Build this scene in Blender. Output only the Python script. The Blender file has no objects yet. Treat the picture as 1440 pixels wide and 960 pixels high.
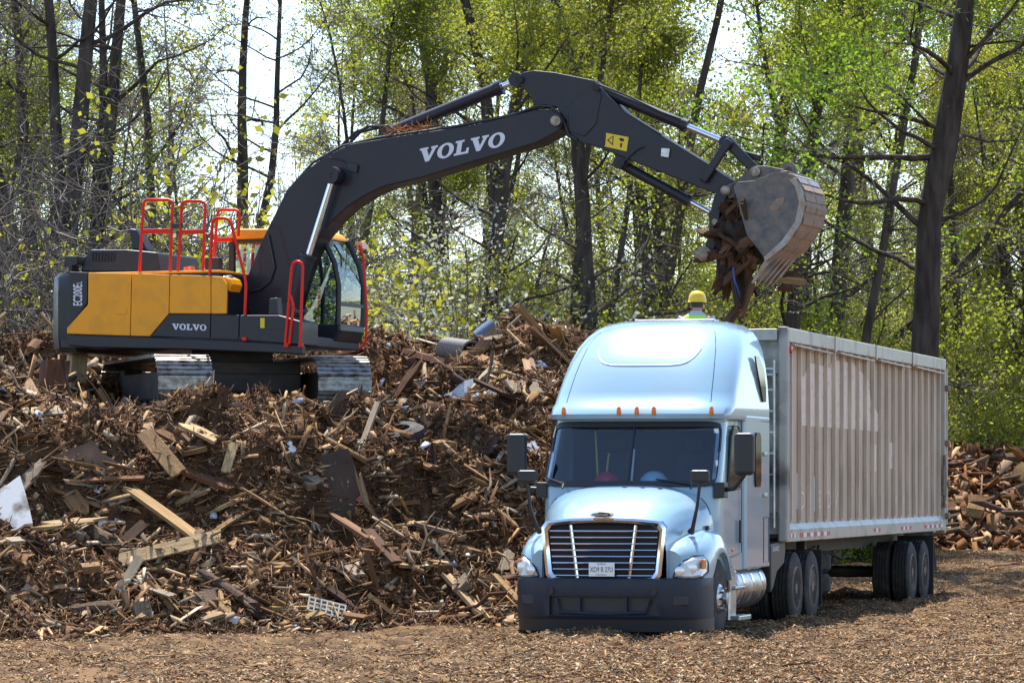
import bpy, math, random
import numpy as np
from mathutils import Vector, Matrix
S = bpy.context.scene
COL = S.collection
random.seed(7); RNG = np.random.default_rng(7)
R = math.radians
# ---------------------------------------------------------------- camera, sky, sun, exposure
FPX, HX, HY, CAMZ = 5500.0, 720.0, 680.0, 1.9      # focal length in photo pixels, horizon, eye height
cd = bpy.data.cameras.new('camera'); cam = bpy.data.objects.new('camera', cd); COL.objects.link(cam)
cam.location = (0, 0, CAMZ); cam.rotation_euler = (R(90), 0, 0)
cd.sensor_width = 36; cd.lens = FPX / 1440 * 36; cd.shift_y = (HY - 480) / 1440
cd.clip_start = 0.5; cd.clip_end = 8000
S.camera = cam
SUN_AZ, SUN_EL = R(-7), R(63)                     # the sun stands behind the scene, a little to the left
W = bpy.data.worlds.new('World'); S.world = W; W.use_nodes = True
nt = W.node_tree; bg = nt.nodes['Background']
sky = nt.nodes.new('ShaderNodeTexSky'); sky.sky_type = 'NISHITA'; sky.sun_disc = False
sky.sun_elevation = SUN_EL; sky.sun_rotation = SUN_AZ; sky.dust_density = 0.5; sky.air_density = 1.0; sky.ozone_density = 2.0
nt.links.new(sky.outputs[0], bg.inputs[0]); bg.inputs[1].default_value = 0.15
sl = bpy.data.lights.new('sun', 'SUN'); sl.energy = 5.0; sl.angle = R(0.53); sl.color = (1, 0.95, 0.87)
so = bpy.data.objects.new('sun', sl); COL.objects.link(so); so.location = (0, 90, 80)
sd = Vector((math.sin(SUN_AZ) * math.cos(SUN_EL), math.cos(SUN_AZ) * math.cos(SUN_EL), math.sin(SUN_EL)))
so.rotation_euler = sd.to_track_quat('Z', 'Y').to_euler()
S.view_settings.view_transform = 'Standard'; S.view_settings.look = 'None'
S.view_settings.gamma = 1; S.view_settings.use_curve_mapping = False
S.view_settings.exposure = 1.12
S.render.engine = 'CYCLES'

# ---------------------------------------------------------------- helpers
def P(px, py, Y):                                   # photo pixel at depth Y -> world point
    return Vector(((px - HX) / FPX * Y, Y, CAMZ + (HY - py) / FPX * Y))

def mat(name, col, rough=0.6, metal=0.0, var=0.0, scale=6.0, col2=None, coat=0.0, bump=0.0, bscale=40.0, rnd=0.0,
        trans=0.0, stretch=None, attr=None, spec=0.5, detail=6.0, thr=(0.35, 0.65)):
    m = bpy.data.materials.new(name); m.use_nodes = True
    n = m.node_tree.nodes; L = m.node_tree.links; b = n['Principled BSDF']
    b.inputs['Roughness'].default_value = rough; b.inputs['Metallic'].default_value = metal
    b.inputs['Coat Weight'].default_value = coat; b.inputs['Coat Roughness'].default_value = 0.06
    b.inputs['Specular IOR Level'].default_value = spec
    c = tuple(col) + (1,)
    b.inputs['Base Color'].default_value = c
    tc = n.new('ShaderNodeTexCoord'); mp = n.new('ShaderNodeMapping'); L.new(tc.outputs['Object'], mp.inputs[0])
    if stretch: mp.inputs['Scale'].default_value = stretch
    out = None
    if attr:
        a = n.new('ShaderNodeAttribute'); a.attribute_name = attr; out = a.outputs['Color']
    if var or col2 is not None:
        nz = n.new('ShaderNodeTexNoise'); nz.inputs['Scale'].default_value = scale; nz.inputs['Detail'].default_value = detail
        L.new(mp.outputs[0], nz.inputs['Vector'])
        rp = n.new('ShaderNodeMapRange'); rp.inputs[1].default_value = thr[0]; rp.inputs[2].default_value = thr[1]
        L.new(nz.outputs[0], rp.inputs[0])
        mx = n.new('ShaderNodeMix'); mx.data_type = 'RGBA'
        L.new(rp.outputs[0], mx.inputs[0])
        if col2 is None: col2 = tuple(x * (1 - var) for x in col)
        if out: 
            L.new(out, mx.inputs[6]); m2 = n.new('ShaderNodeMix'); m2.data_type = 'RGBA'; m2.blend_type = 'MULTIPLY'
            m2.inputs[0].default_value = 1; L.new(out, m2.inputs[6]); m2.inputs[7].default_value = (1 - var,) * 3 + (1,)
            L.new(m2.outputs[2], mx.inputs[7])
        else:
            mx.inputs[6].default_value = c; mx.inputs[7].default_value = tuple(col2) + (1,)
        out = mx.outputs[2]
    if rnd:
        oi = n.new('ShaderNodeObjectInfo'); mr = n.new('ShaderNodeMapRange'); L.new(oi.outputs['Random'], mr.inputs[0])
        mr.inputs[3].default_value = 1 - rnd; mr.inputs[4].default_value = 1 + rnd
        hs = n.new('ShaderNodeHueSaturation'); L.new(mr.outputs[0], hs.inputs['Value'])
        m3 = n.new('ShaderNodeMath'); m3.operation = 'MULTIPLY_ADD'; L.new(oi.outputs['Random'], m3.inputs[0])
        m3.inputs[1].default_value = 0.03; m3.inputs[2].default_value = 0.485; L.new(m3.outputs[0], hs.inputs['Hue'])
        if out: L.new(out, hs.inputs['Color'])
        else: hs.inputs['Color'].default_value = c
        out = hs.outputs[0]
    if out: L.new(out, b.inputs['Base Color'])
    if bump:
        nb = n.new('ShaderNodeTexNoise'); nb.inputs['Scale'].default_value = bscale; nb.inputs['Detail'].default_value = 5
        L.new(mp.outputs[0], nb.inputs['Vector'])
        bp = n.new('ShaderNodeBump'); bp.inputs['Strength'].default_value = bump; bp.inputs['Distance'].default_value = 0.05
        L.new(nb.outputs[0], bp.inputs['Height']); L.new(bp.outputs[0], b.inputs['Normal'])
    if trans:
        tr = n.new('ShaderNodeBsdfTranslucent'); ms = n.new('ShaderNodeMixShader'); ms.inputs[0].default_value = trans
        if out: L.new(out, tr.inputs[0])
        else: tr.inputs[0].default_value = c
        L.new(b.outputs[0], ms.inputs[1]); L.new(tr.outputs[0], ms.inputs[2])
        L.new(ms.outputs[0], n['Material Output'].inputs[0])
    return m

def glass_mat(name, tint, mixv, rough=0.02):
    m = bpy.data.materials.new(name); m.use_nodes = True
    n = m.node_tree.nodes; L = m.node_tree.links; n.remove(n['Principled BSDF'])
    t = n.new('ShaderNodeBsdfTransparent'); t.inputs[0].default_value = tuple(tint) + (1,)
    g = n.new('ShaderNodeBsdfGlossy'); g.inputs['Roughness'].default_value = rough
    fr = n.new('ShaderNodeFresnel'); fr.inputs[0].default_value = 1.5
    ad = n.new('ShaderNodeMath'); ad.operation = 'ADD'; ad.inputs[1].default_value = mixv; L.new(fr.outputs[0], ad.inputs[0])
    ms = n.new('ShaderNodeMixShader'); L.new(ad.outputs[0], ms.inputs[0]); L.new(t.outputs[0], ms.inputs[1]); L.new(g.outputs[0], ms.inputs[2])
    L.new(ms.outputs[0], n['Material Output'].inputs[0]); return m

class MB:
    def __init__(s): s.v = []; s.f = []
    def add(s, vs, fs):
        o = len(s.v); s.v += [tuple(q) for q in vs]; s.f += [tuple(i + o for i in f) for f in fs]; return s
    def box(s, c, d, rot=None, taper=1.0):
        vs = []
        for z in (-1, 1):
            k = taper if z > 0 else 1
            for x, y in ((-1, -1), (1, -1), (1, 1), (-1, 1)): vs.append(Vector((x * d[0] / 2 * k, y * d[1] / 2 * k, z * d[2] / 2)))
        if rot is not None: vs = [rot @ q for q in vs]
        return s.add([q + Vector(c) for q in vs], [(3, 2, 1, 0), (4, 5, 6, 7), (0, 1, 5, 4), (1, 2, 6, 5), (2, 3, 7, 6), (3, 0, 4, 7)])
    def tube(s, pts, r, n=10, cap=True):
        pts = [Vector(q) for q in pts]; rr = r if isinstance(r, (list, tuple)) else [r] * len(pts)
        vs = []; up = None
        for i, q in enumerate(pts):
            a = pts[max(i - 1, 0)]; b = pts[min(i + 1, len(pts) - 1)]; t = (b - a).normalized()
            if up is None: up = Vector((0, 0, 1)) if abs(t.z) < 0.9 else Vector((1, 0, 0))
            x = t.cross(up).normalized(); up = x.cross(t).normalized()
            for k in range(n):
                an = 2 * math.pi * k / n; vs.append(q + (x * math.cos(an) + up * math.sin(an)) * rr[i])
        fs = []
        for i in range(len(pts) - 1):
            for k in range(n):
                k2 = (k + 1) % n; fs.append((i * n + k, i * n + k2, (i + 1) * n + k2, (i + 1) * n + k))
        if cap: fs.append(tuple(range(n - 1, -1, -1))); fs.append(tuple((len(pts) - 1) * n + k for k in range(n)))
        return s.add(vs, fs)
    def prism(s, poly, fn0, fn1):                   # polygon swept between two placements: fn(p)->3-D point
        n = len(poly); vs = [fn0(q) for q in poly] + [fn1(q) for q in poly]
        return s.add(vs, [tuple(range(n - 1, -1, -1)), tuple(range(n, 2 * n))] + [(i, (i + 1) % n, n + (i + 1) % n, n + i) for i in range(n)])
    def loft(s, rings, closed=True, cap0=True, cap1=True, skip=None):
        n = len(rings[0]); vs = [q for r in rings for q in r]; fs = []
        for i in range(len(rings) - 1):
            for k in range(n if closed else n - 1):
                if skip and skip(i, k): continue
                k2 = (k + 1) % n; fs.append((i * n + k, i * n + k2, (i + 1) * n + k2, (i + 1) * n + k))
        if cap0: fs.append(tuple(range(n - 1, -1, -1)))
        if cap1: fs.append(tuple((len(rings) - 1) * n + k for k in range(n)))
        return s.add(vs, fs)
    def lathe(s, prof, n=32, axis='x', c=(0, 0, 0)):  # prof = [(along, radius)]
        rings = []
        for a, r in prof:
            ring = []
            for k in range(n):
                t = 2 * math.pi * k / n; u, w = r * math.cos(t), r * math.sin(t)
                ring.append({'x': (a + c[0], u + c[1], w + c[2]), 'y': (u + c[0], a + c[1], w + c[2]), 'z': (u + c[0], w + c[1], a + c[2])}[axis])
            rings.append(ring)
        return s.loft(rings)
    def build(s, name, m, parent=None, smooth=False, bevel=0.0, solid=0.0):
        me = bpy.data.meshes.new(name); me.from_pydata(s.v, [], s.f); me.update()
        return link(name, me, m, parent, smooth, bevel, solid)

def link(name, me, m, parent=None, smooth=False, bevel=0.0, solid=0.0):
    import bmesh
    bm = bmesh.new(); bm.from_mesh(me); bmesh.ops.recalc_face_normals(bm, faces=bm.faces); bm.to_mesh(me); bm.free()
    o = bpy.data.objects.new(name, me); COL.objects.link(o)
    if m and not me.materials: me.materials.append(m)
    if parent: o.parent = parent
    if solid:
        k = o.modifiers.new('t', 'SOLIDIFY'); k.thickness = solid; k.offset = 0
    if bevel:
        k = o.modifiers.new('b', 'BEVEL'); k.width = bevel; k.segments = 2; k.limit_method = 'ANGLE'; k.angle_limit = R(35)
    if smooth:
        me.polygons.foreach_set('use_smooth', [True] * len(me.polygons))
        k = o.modifiers.new('w', 'EDGE_SPLIT'); k.split_angle = R(38)
    return o

def thing(name, label, cat, loc=(0, 0, 0), rz=0, group=None):
    o = bpy.data.objects.new(name, None); COL.objects.link(o); o.location = loc; o.rotation_euler = (0, 0, rz)
    return tag(o, label, cat, group)
def tag(o, label, cat, group=None):
    o['label'] = label; o['category'] = cat
    if group: o['group'] = group
    return o
def copy_tree(o, parent=None):
    c = o.copy(); COL.objects.link(c); c.parent = parent
    for ch in list(o.children): copy_tree(ch, c)
    return c
def rawmesh(name, V, F, cols=None):                 # numpy arrays -> mesh (all faces of one size)
    me = bpy.data.meshes.new(name); nv, nf, k = len(V), len(F), F.shape[1]
    me.vertices.add(nv); me.vertices.foreach_set('co', V.astype(np.float32).ravel())
    me.loops.add(nf * k); me.loops.foreach_set('vertex_index', F.astype(np.int32).ravel())
    me.polygons.add(nf); me.polygons.foreach_set('loop_start', np.arange(0, nf * k, k, dtype=np.int32))
    me.polygons.foreach_set('loop_total', np.full(nf, k, dtype=np.int32))
    if cols is not None:
        a = me.color_attributes.new('Col', 'FLOAT_COLOR', 'POINT')
        a.data.foreach_set('color', np.concatenate([cols, np.ones((nv, 1))], 1).astype(np.float32).ravel())
    me.update(calc_edges=True); me.validate(); return me
def plain(name, me, m, parent=None):
    o = bpy.data.objects.new(name, me); COL.objects.link(o)
    if not me.materials: me.materials.append(m)
    if parent: o.parent = parent
    return o
def text_mesh(s, size, depth, fn, name, m, parent, sx=1.0, bold=0.0):   # lettering: fn(u, v, d) -> point
    cu = bpy.data.curves.new(name, 'FONT'); cu.body = s; cu.size = size; cu.offset = bold; cu.resolution_u = 3
    o = bpy.data.objects.new(name, cu); COL.objects.link(o)
    me0 = bpy.data.meshes.new_from_object(o.evaluated_get(bpy.context.evaluated_depsgraph_get()))
    bpy.data.objects.remove(o); b = MB()
    b.add([fn(q.co.x * sx, q.co.y, depth) for q in me0.vertices], [tuple(p.vertices) for p in me0.polygons])
    bpy.data.meshes.remove(me0); return b.build(name, m, parent)
# slab-serif capitals, drawn as outlines
GLV = [(0, 1), (.62, 1), (.62, .86), (.52, .86), (.74, .36), (.94, .86), (.82, .86), (.82, 1), (1.3, 1), (1.3, .86), (1.2, .86), (.81, 0), (.54, 0), (.12, .86), (0, .86)]
GLL = [(0, 1), (.64, 1), (.64, .86), (.49, .86), (.49, .15), (.84, .15), (.89, .4), (1.05, .4), (1.05, 0), (0, 0), (0, .14), (.15, .14), (.15, .86), (0, .86)]
def serif_word(name, word, fn, m, parent):          # fn(u, v) -> point ; one mesh per letter
    u = 0
    for ch in word:
        b = MB()
        if ch == 'O':
            o, i = [], []
            for k in range(28):
                t = 2 * math.pi * k / 28
                o.append(fn(u + .6 + .6 * math.cos(t), .5 + .53 * math.sin(t))); i.append(fn(u + .6 + .27 * math.cos(t), .5 + .39 * math.sin(t)))
            b.add(o + i, [(k, (k + 1) % 28, 28 + (k + 1) % 28, 28 + k) for k in range(28)]); u += 1.27
        else:
            g = GLV if ch == 'V' else GLL
            b.add([fn(u + a, c) for a, c in g], [tuple(range(len(g)))]); u += 1.33 if ch == 'V' else 1.1
        b.build(name, m, parent)
def zone(X, Y):                                     # what a thing stands below or behind, for its label
    px = HX + X / Y * FPX
    for lim, s_ in ((100, 'the counterweight end'), (200, 'the engine hood'), (320, 'the orange doors'), (430, 'the boom foot'), (560, 'the excavator cab'), (680, 'the corrugated pipe'), (800, 'the leaning top plank'), (1000, 'the excavator stick'), (1160, 'the raised bucket'), (1335, 'the trailer')):
        if px < lim: return s_
    return 'the far log pile'
def smooth01(t): t = np.clip(t, 0, 1); return t * t * (3 - 2 * t)
def vnoise(x, y, seed=0):
    x = np.asarray(x, float); y = np.asarray(y, float); xi = np.floor(x); yi = np.floor(y); fx, fy = x - xi, y - yi
    h = lambda a, b: np.modf(np.abs(np.sin(a * 127.1 + b * 311.7 + seed * 74.7) * 43758.5453))[0]
    fx = fx * fx * (3 - 2 * fx); fy = fy * fy * (3 - 2 * fy)
    return (h(xi, yi) * (1 - fx) + h(xi + 1, yi) * fx) * (1 - fy) + (h(xi, yi + 1) * (1 - fx) + h(xi + 1, yi + 1) * fx) * fy
def fbm(x, y, seed=0, o=4):
    r = 0; a = .5
    for k in range(o): r = r + a * (vnoise(x * 2 ** k, y * 2 ** k, seed + k) - .5); a *= .5
    return r

# ---------------------------------------------------------------- shared placement of the lorry
TH = R(15); TF = Vector((1.12, 48.75, 0))           # front bumper centre and heading
EXO = Vector((-4.29, 60, 2.92)); EY = R(20)         # excavator swing centre and yaw
def lateral(X, Y): return (X - TF.x) * math.cos(TH) - (Y - TF.y) * math.sin(TH)

# ---------------------------------------------------------------- ground
def ground_h(X, Y):
    g = 0.16 * fbm(X * .5, Y * .35, 3) + 0.16 * fbm(X * 1.9, Y * 1.4, 9) + 0.09 * fbm(X * 6, Y * 4, 5, 3)
    near = np.exp(-((Y - 55) / 45.0) ** 2)
    g = g * (0.25 + near)
    lt = (X - TF.x) * math.cos(TH) - (Y - TF.y) * math.sin(TH); rut = 0
    for c_ in (-.95, .95, 3.1, 5.0, -4.6, -6.5): rut = rut + np.exp(-((lt - c_ - .25 * np.sin(Y * .21 + c_)) / .24) ** 2) - .55 * np.exp(-((lt - c_ - .25 * np.sin(Y * .21 + c_)) / .5) ** 2)
    g = g - .085 * rut * near
    return g - 0.02 + 0.018 * np.clip(Y - 66, 0, 60) + 0.0
def axis(a, b, step, far, k):
    lo = [a]; d = step
    while lo[-1] > -far: d *= k; lo.append(lo[-1] - d)
    hi = [b]; d = step
    while hi[-1] < far: d *= k; hi.append(hi[-1] + d)
    return np.array(lo[::-1] + list(np.arange(a + step, b, step)) + hi)
gx = axis(-9, 15, .09, 3500, 1.25); gy = axis(34, 70, .12, 3500, 1.18)
GX, GY = np.meshgrid(gx, gy); GZ = ground_h(GX, GY)
def grid_faces(nx, ny):
    i = np.arange(nx - 1)[None, :] + nx * np.arange(ny - 1)[:, None]; i = i.ravel()
    return np.stack([i, i + 1, i + 1 + nx, i + nx], 1)
M_ground = mat('chip_ground', (.19, .115, .056), .95, spec=.1, scale=2.5, bump=1.0, bscale=25, col2=(.07, .04, .022), detail=14, thr=(.4, .6))
me = rawmesh('ground', np.stack([GX, GY, GZ], -1).reshape(-1, 3), grid_faces(len(gx), len(gy)))
g = plain('ground', me, M_ground); g['kind'] = 'structure'

# ---------------------------------------------------------------- debris mound terrain
def mound_h(X, Y):
    X = np.asarray(X, float); Y = np.asarray(Y, float)
    yb = 49.2 + 2.4 * smooth01((X + 3.6) / 3.6) + 0.9 * fbm(X * .6, X * 0 + 3.3, 21)
    t = Y - yb + 1.0 * fbm(X * .55, Y * .55, 11)
    h = np.interp(t, [-1, 0, 1.4, 3.5, 4.4, 6.0, 9, 12, 15, 20, 25], [-.3, 0, .55, 1.1, 2.45, 2.8, 2.95, 3.2, 3.2, 1.2, -.4])
    h = h + .65 * np.exp(-((X - .2) / 1.7) ** 2 - ((Y - 62.2) / 2.6) ** 2) + .15 * np.exp(-((X + 8.6) / 1.9) ** 2 - ((Y - 63) / 2.5) ** 2)
    h = h + .95 * np.exp(-((Y - 64.8) / 1.7) ** 2)
    amp = smooth01(t / 1.5)
    h = h + amp * (1.25 * fbm(X * .9, Y * .9, 31) + .95 * fbm(X * 2.2, Y * 2.2, 41) + .22 * fbm(X * 8, Y * 8, 51, 3))
    r = np.hypot(X - EXO.x - .3, Y - EXO.y + .6); k = 1 - smooth01((r - 2.1) / 1.1)
    h = h * (1 - k) + k * (2.84 + .12 * fbm(X * 3, Y * 3, 61))
    d = -1.55 - lateral(X, Y); h = np.minimum(h, 1.7 * d + .2 * fbm(X * 2, Y * 2, 8) - .05)
    h = np.minimum(h, (X + 17) * .9)
    return np.maximum(h, -.35)
def top_h(X, Y): return np.maximum(mound_h(X, Y), ground_h(X, Y))
mx_, my_ = np.arange(-17, 5.2, .075), np.arange(47.5, 76, .09)
MX, MY = np.meshgrid(mx_, my_); MZ = mound_h(MX, MY)
M_soil = mat('debris_soil', (.135, .072, .036), .95, spec=.1, col2=(.05, .028, .016), scale=2.2, bump=1.0, bscale=16, detail=10)
o = plain('debris_mound', rawmesh('debris_mound', np.stack([MX, MY, MZ], -1).reshape(-1, 3), grid_faces(len(mx_), len(my_))), M_soil)
o['kind'] = 'structure'
def hit(px, py):                                    # where a photo pixel's ray meets the mound or ground
    Y = np.arange(40, 75, .04); X = (px - HX) / FPX * Y; Z = CAMZ + (HY - py) / FPX * Y
    b = np.nonzero(Z <= top_h(X, Y))[0]
    i = b[0] if len(b) else len(Y) - 250
    return Vector((X[i], Y[i], Z[i]))
# ================================================================ lorry
M_blue = mat('blue_paint', (.24, .40, .51), .25, coat=.8, col2=(.27, .37, .43), scale=2.2, thr=(.4, .75), detail=10)
M_chrome = mat('chrome', (.75, .76, .78), .14, 1.0)
M_alu = mat('aluminium', (.55, .56, .58), .36, 1.0, var=.35, scale=9)
M_bump = mat('bumper_plastic', (.02, .026, .04), .5, spec=.3, col2=(.035, .035, .038), scale=4, thr=(.5, .8))
M_black = mat('black_plastic', (.016, .017, .02), .45)
M_dark = mat('dark_interior', (.012, .014, .018), .8)
M_tyre = mat('tyre_rubber', (.022, .021, .02), .85, col2=(.09, .07, .05), scale=7, thr=(.5, .8), bump=.2)
M_lens = mat('lamp_lens', (.62, .62, .58), .12, coat=1.0)
M_refl = mat('lamp_reflector', (.72, .73, .72), .25, .5)
M_amber = mat('amber_lens', (.75, .17, .01), .2, coat=.6)
M_redl = mat('red_lens', (.6, .02, .015), .25)
M_white = mat('white_plate', (.78, .79, .8), .4)
M_ink = mat('black_ink', (.015, .015, .02), .5)
M_wind = glass_mat('windscreen_glass', (.72, .80, .88), .045)
M_sideglass = mat('tinted_glass', (.010, .014, .012), .06, spec=.3)
M_frame = mat('chassis_black', (.02, .02, .022), .6, col2=(.07, .05, .035), scale=5, thr=(.45, .8))
M_rust = mat('rust_hub', (.24, .17, .12), .7, var=.4, scale=12)
T = thing('semi_truck', 'light blue sleeper cab semi truck with chrome grille parked beside the debris pile', 'truck', TF, -TH)

def ring(z, w, yf, D, n, yr, ext=0.0):
    pts = [(-w - ext, yr, z)]
    for k in range(41):
        a = -math.pi / 2 + math.pi * k / 40; s_, c_ = math.sin(a), math.cos(a)
        x = (w + ext) * math.copysign(abs(s_) ** (2 / n), s_); y = yf - ext + D * (1 - abs(c_) ** (2 / n))
        pts.append((x, y, z))
    pts.append((w + ext, yr, z)); return pts
def cabf(z):                                        # cab: half width, front, corner depth, squareness
    k = min(max((z - 1.86) / .82, 0), 1)
    return (1.17 - .03 * k, 1.36 + .50 * k, .48, 3.6)
zs = [.78, 1.0, 1.4, 1.84, 1.9, 2.1, 2.3, 2.5, 2.64, 2.72, 2.80]
rings = [ring(z, *cabf(z), 3.0) for z in zs]
b = MB(); b.loft(rings, skip=lambda i, k: 4 <= i <= 7 and 9 <= k <= 33, cap1=False)
b.build('cab_body', M_blue, T, smooth=True)
# sleeper box behind the doors
b = MB(); b.loft([[(-1.19, 3.0, z), (1.19, 3.0, z), (1.21, 3.1, z), (1.21, 4.62, z), (-1.21, 4.62, z), (-1.21, 3.1, z)] for z in (.78, 2.8)])
b.build('sleeper_body', M_blue, T, bevel=.02)
# roof fairing
FR = [(2.74, 1.20, 1.72, .62, 3.4), (2.80, 1.205, 1.70, .62, 3.4), (2.90, 1.205, 1.78, .64, 3.3), (2.94, 1.20, 1.86, .66, 3.2), (3.1, 1.19, 1.99, .70, 3.1),
      (3.3, 1.175, 2.16, .76, 3.0), (3.5, 1.15, 2.35, .82, 2.9), (3.7, 1.11, 2.58, .88, 2.8), (3.85, 1.05, 2.8, .92, 2.7), (3.96, .97, 3.02, .9, 2.6), (4.03, .87, 3.25, .84, 2.5), (4.07, .74, 3.5, .7, 2.4), (4.085, .5, 3.8, .5, 2.2)]
def fair(z):
    q = np.array(FR); return [float(np.interp(z, q[:, 0], q[:, j])) for j in range(1, 5)]
b = MB(); b.loft([ring(z, w, yf, D, n, 4.62) for z, w, yf, D, n in FR]); rf = b.build('roof_fairing', M_blue, T, smooth=True)
# raised moulding on the fairing and its seams
def fpt(z, a, e=.006):
    w, yf, D, n = fair(z); s_, c_ = math.sin(a), math.cos(a)
    return Vector(((w + e) * math.copysign(abs(s_) ** (2 / n), s_), yf - e + D * (1 - abs(c_) ** (2 / n)), z + e * .6))
aa = lambda x: math.asin(min(1, abs(x) ** 1.6)) * (1 if x > 0 else -1)
path = [fpt(3.44 + .22 * (abs(x) / .66) ** 7, aa(x), -.006) for x in np.linspace(-.66, .66, 40)]
MB().tube(path, .016, 6).build('moulding', M_blue, rf, smooth=True)
for sx in (-1, 1):
    MB().tube([fpt(z, aa(.80 * sx), .001) for z in np.linspace(2.96, 3.9, 14)], .0045, 4).build('seam', M_black, rf)
    b = MB(); b.loft([[(sx * (1.208 - .10 * max(0, (z - 3.3)) ** 1.3 * 1.4), y0, z), (sx * (1.208 - .10 * max(0, (z - 3.3)) ** 1.3 * 1.4), y1, z)] for z, y0, y1 in ((3.0, 4.15, 4.35), (3.2, 3.98, 4.34), (3.45, 3.8, 4.25), (3.6, 3.78, 4.0))], closed=False, cap0=False, cap1=False)
    b.build('sleeper_window', M_sideglass, rf, solid=.02)
MB().box((0, 4.3, 4.10), (1.1, .35, .03)).build('roof_plate', M_alu, rf, bevel=.01)
for x in (-.93, -.17, .04, .25, .99):
    a = aa(x / 1.2); q = fpt(2.815, a, .0)
    l_ = MB(); l_.lathe([(-.06, .012), (-.045, .026), (0, .032), (.045, .026), (.06, .012)], 10, 'z', (q.x, q.y - .012, q.z + .02)); l_.build('marker_lamp', M_amber, T, smooth=True)
# windscreen
def wpt(u, v, e, A, z0, z1):                         # u -1..1, v 0..1
    z = z0 + (z1 - z0) * v; w, yf, D, n = cabf(z); a = A * u * (1 - .07 * abs(2 * v - 1) ** 6)
    z = z - (0.04 * abs(u) ** 8) * (1 if v > .5 else -1); s_, c_ = math.sin(a), math.cos(a)
    return ((w + e) * math.copysign(abs(s_) ** (2 / n), s_), yf - e + D * (1 - abs(c_) ** (2 / n)), z)
def wpatch(e, A, z0, z1, hole=None):
    b = MB(); nu, nv = 48, 12
    vs = [wpt(-1 + 2 * i / nu, j / nv, e, A, z0, z1) for j in range(nv + 1) for i in range(nu + 1)]
    fs = [(j * (nu + 1) + i, j * (nu + 1) + i + 1, (j + 1) * (nu + 1) + i + 1, (j + 1) * (nu + 1) + i) for j in range(nv) for i in range(nu) if not (hole and hole(i, j))]
    return b.add(vs, fs)
AW = R(66)
ws = wpatch(.012, AW, 1.885, 2.685).build('windscreen', M_wind, T, smooth=True)
wpatch(.018, AW * 1.02, 1.865, 2.705, lambda i, j: 1 <= i < 47 and 1 <= j < 11).build('window_seal', M_black, ws, smooth=True, solid=.012)
MB().tube([wpt(0.0, v, .02, AW, 1.9, 2.67) for v in (0, .5, 1)], .012, 6).build('centre_strip', M_black, ws)
MB().box(Vector(wpt(.86, .9, .022, AW, 1.9, 2.67)), (.06, .006, .06)).build('sticker', M_white, ws)
MB().box(Vector(wpt(.95, .3, .022, AW, 1.9, 2.67)), (.03, .006, .09)).build('sticker', M_white, ws)
for x0, x1 in ((-.55, -.98), (.55, .12)):
    p0 = wpt(x0 * .9, .02, .05, AW, 1.88, 2.67); p1 = wpt(x1 * .9, .10, .035, AW, 1.88, 2.67)
    MB().tube([p0, p1], .012, 6).tube([Vector(p0) + Vector((0, -.05, -.05)), p0], .015, 6).build('wiper', M_black, ws)
# interior
MB().box((0, 2.95, 1.6), (2.2, .05, 2.0)).box((0, 2.2, .9), (2.2, 1.5, .05)).build('cab_lining', M_dark, T)
MB().box((0, 1.86, 1.82), (2.0, .6, .14)).build('dashboard', mat('dash_grey', (.03, .04, .05), .7), T, bevel=.04)
for x in (-.5, .55):
    MB().box((x, 2.62, 1.55), (.5, .5, .14)).box((x, 2.85, 1.95), (.5, .14, .75), Matrix.Rotation(R(-10), 3, 'X')).box((x, 2.86, 2.42), (.26, .1, .2)).build('driver_seat', mat('seat_grey', (.03, .03, .035), .8), T, bevel=.04)
M_strap = mat('yellow_strap', (.55, .45, .03), .6)
for x0, x1, hz in ((-.62, -.56, .75), (-.44, -.47, .45), (-.1, -.12, .5)):
    MB().tube([(x0, 2.2, 1.85 + hz), (x1, 2.1, 1.85)], .014, 6).build('grab_strap', M_strap if x0 < -.3 else M_white, T)
# hood
def hood_sec(y):
    k = smooth01((y - .12) / 1.4); w = .80 + .30 * k; zt = 1.44 + .46 * float(np.interp(y, [.12, .5, 1.0, 1.6], [0, .36, .74, 1.0]))
    pts = []
    for i in range(25):
        a = math.pi * i / 24; c_, s_ = math.cos(a), math.sin(a)
        x = -w * math.copysign(abs(c_) ** .55, c_); z = zt - (.55 + .1 * k) * (1 - abs(s_) ** .62) + .03 * (1 - abs(c_)) 
        pts.append((x, y, z))
    return [(-w, y, .72)] + pts + [(w, y, .72)]
b = MB(); b.loft([hood_sec(y) for y in (.12, .16, .3, .5, .75, 1.0, 1.25, 1.45, 1.62)], closed=False, cap0=False, cap1=False)
hd = b.build('hood', M_blue, T, smooth=True)
MB().tube([Vector(q) + Vector((0, 0, .003)) for q in hood_sec(1.44)[3:-3]], .005, 4).build('hood_seam', M_black, hd)
MB().box((1.083, 1.25, 1.32), (.02, .10, .10)).build('hood_badge', M_black, hd)
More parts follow.
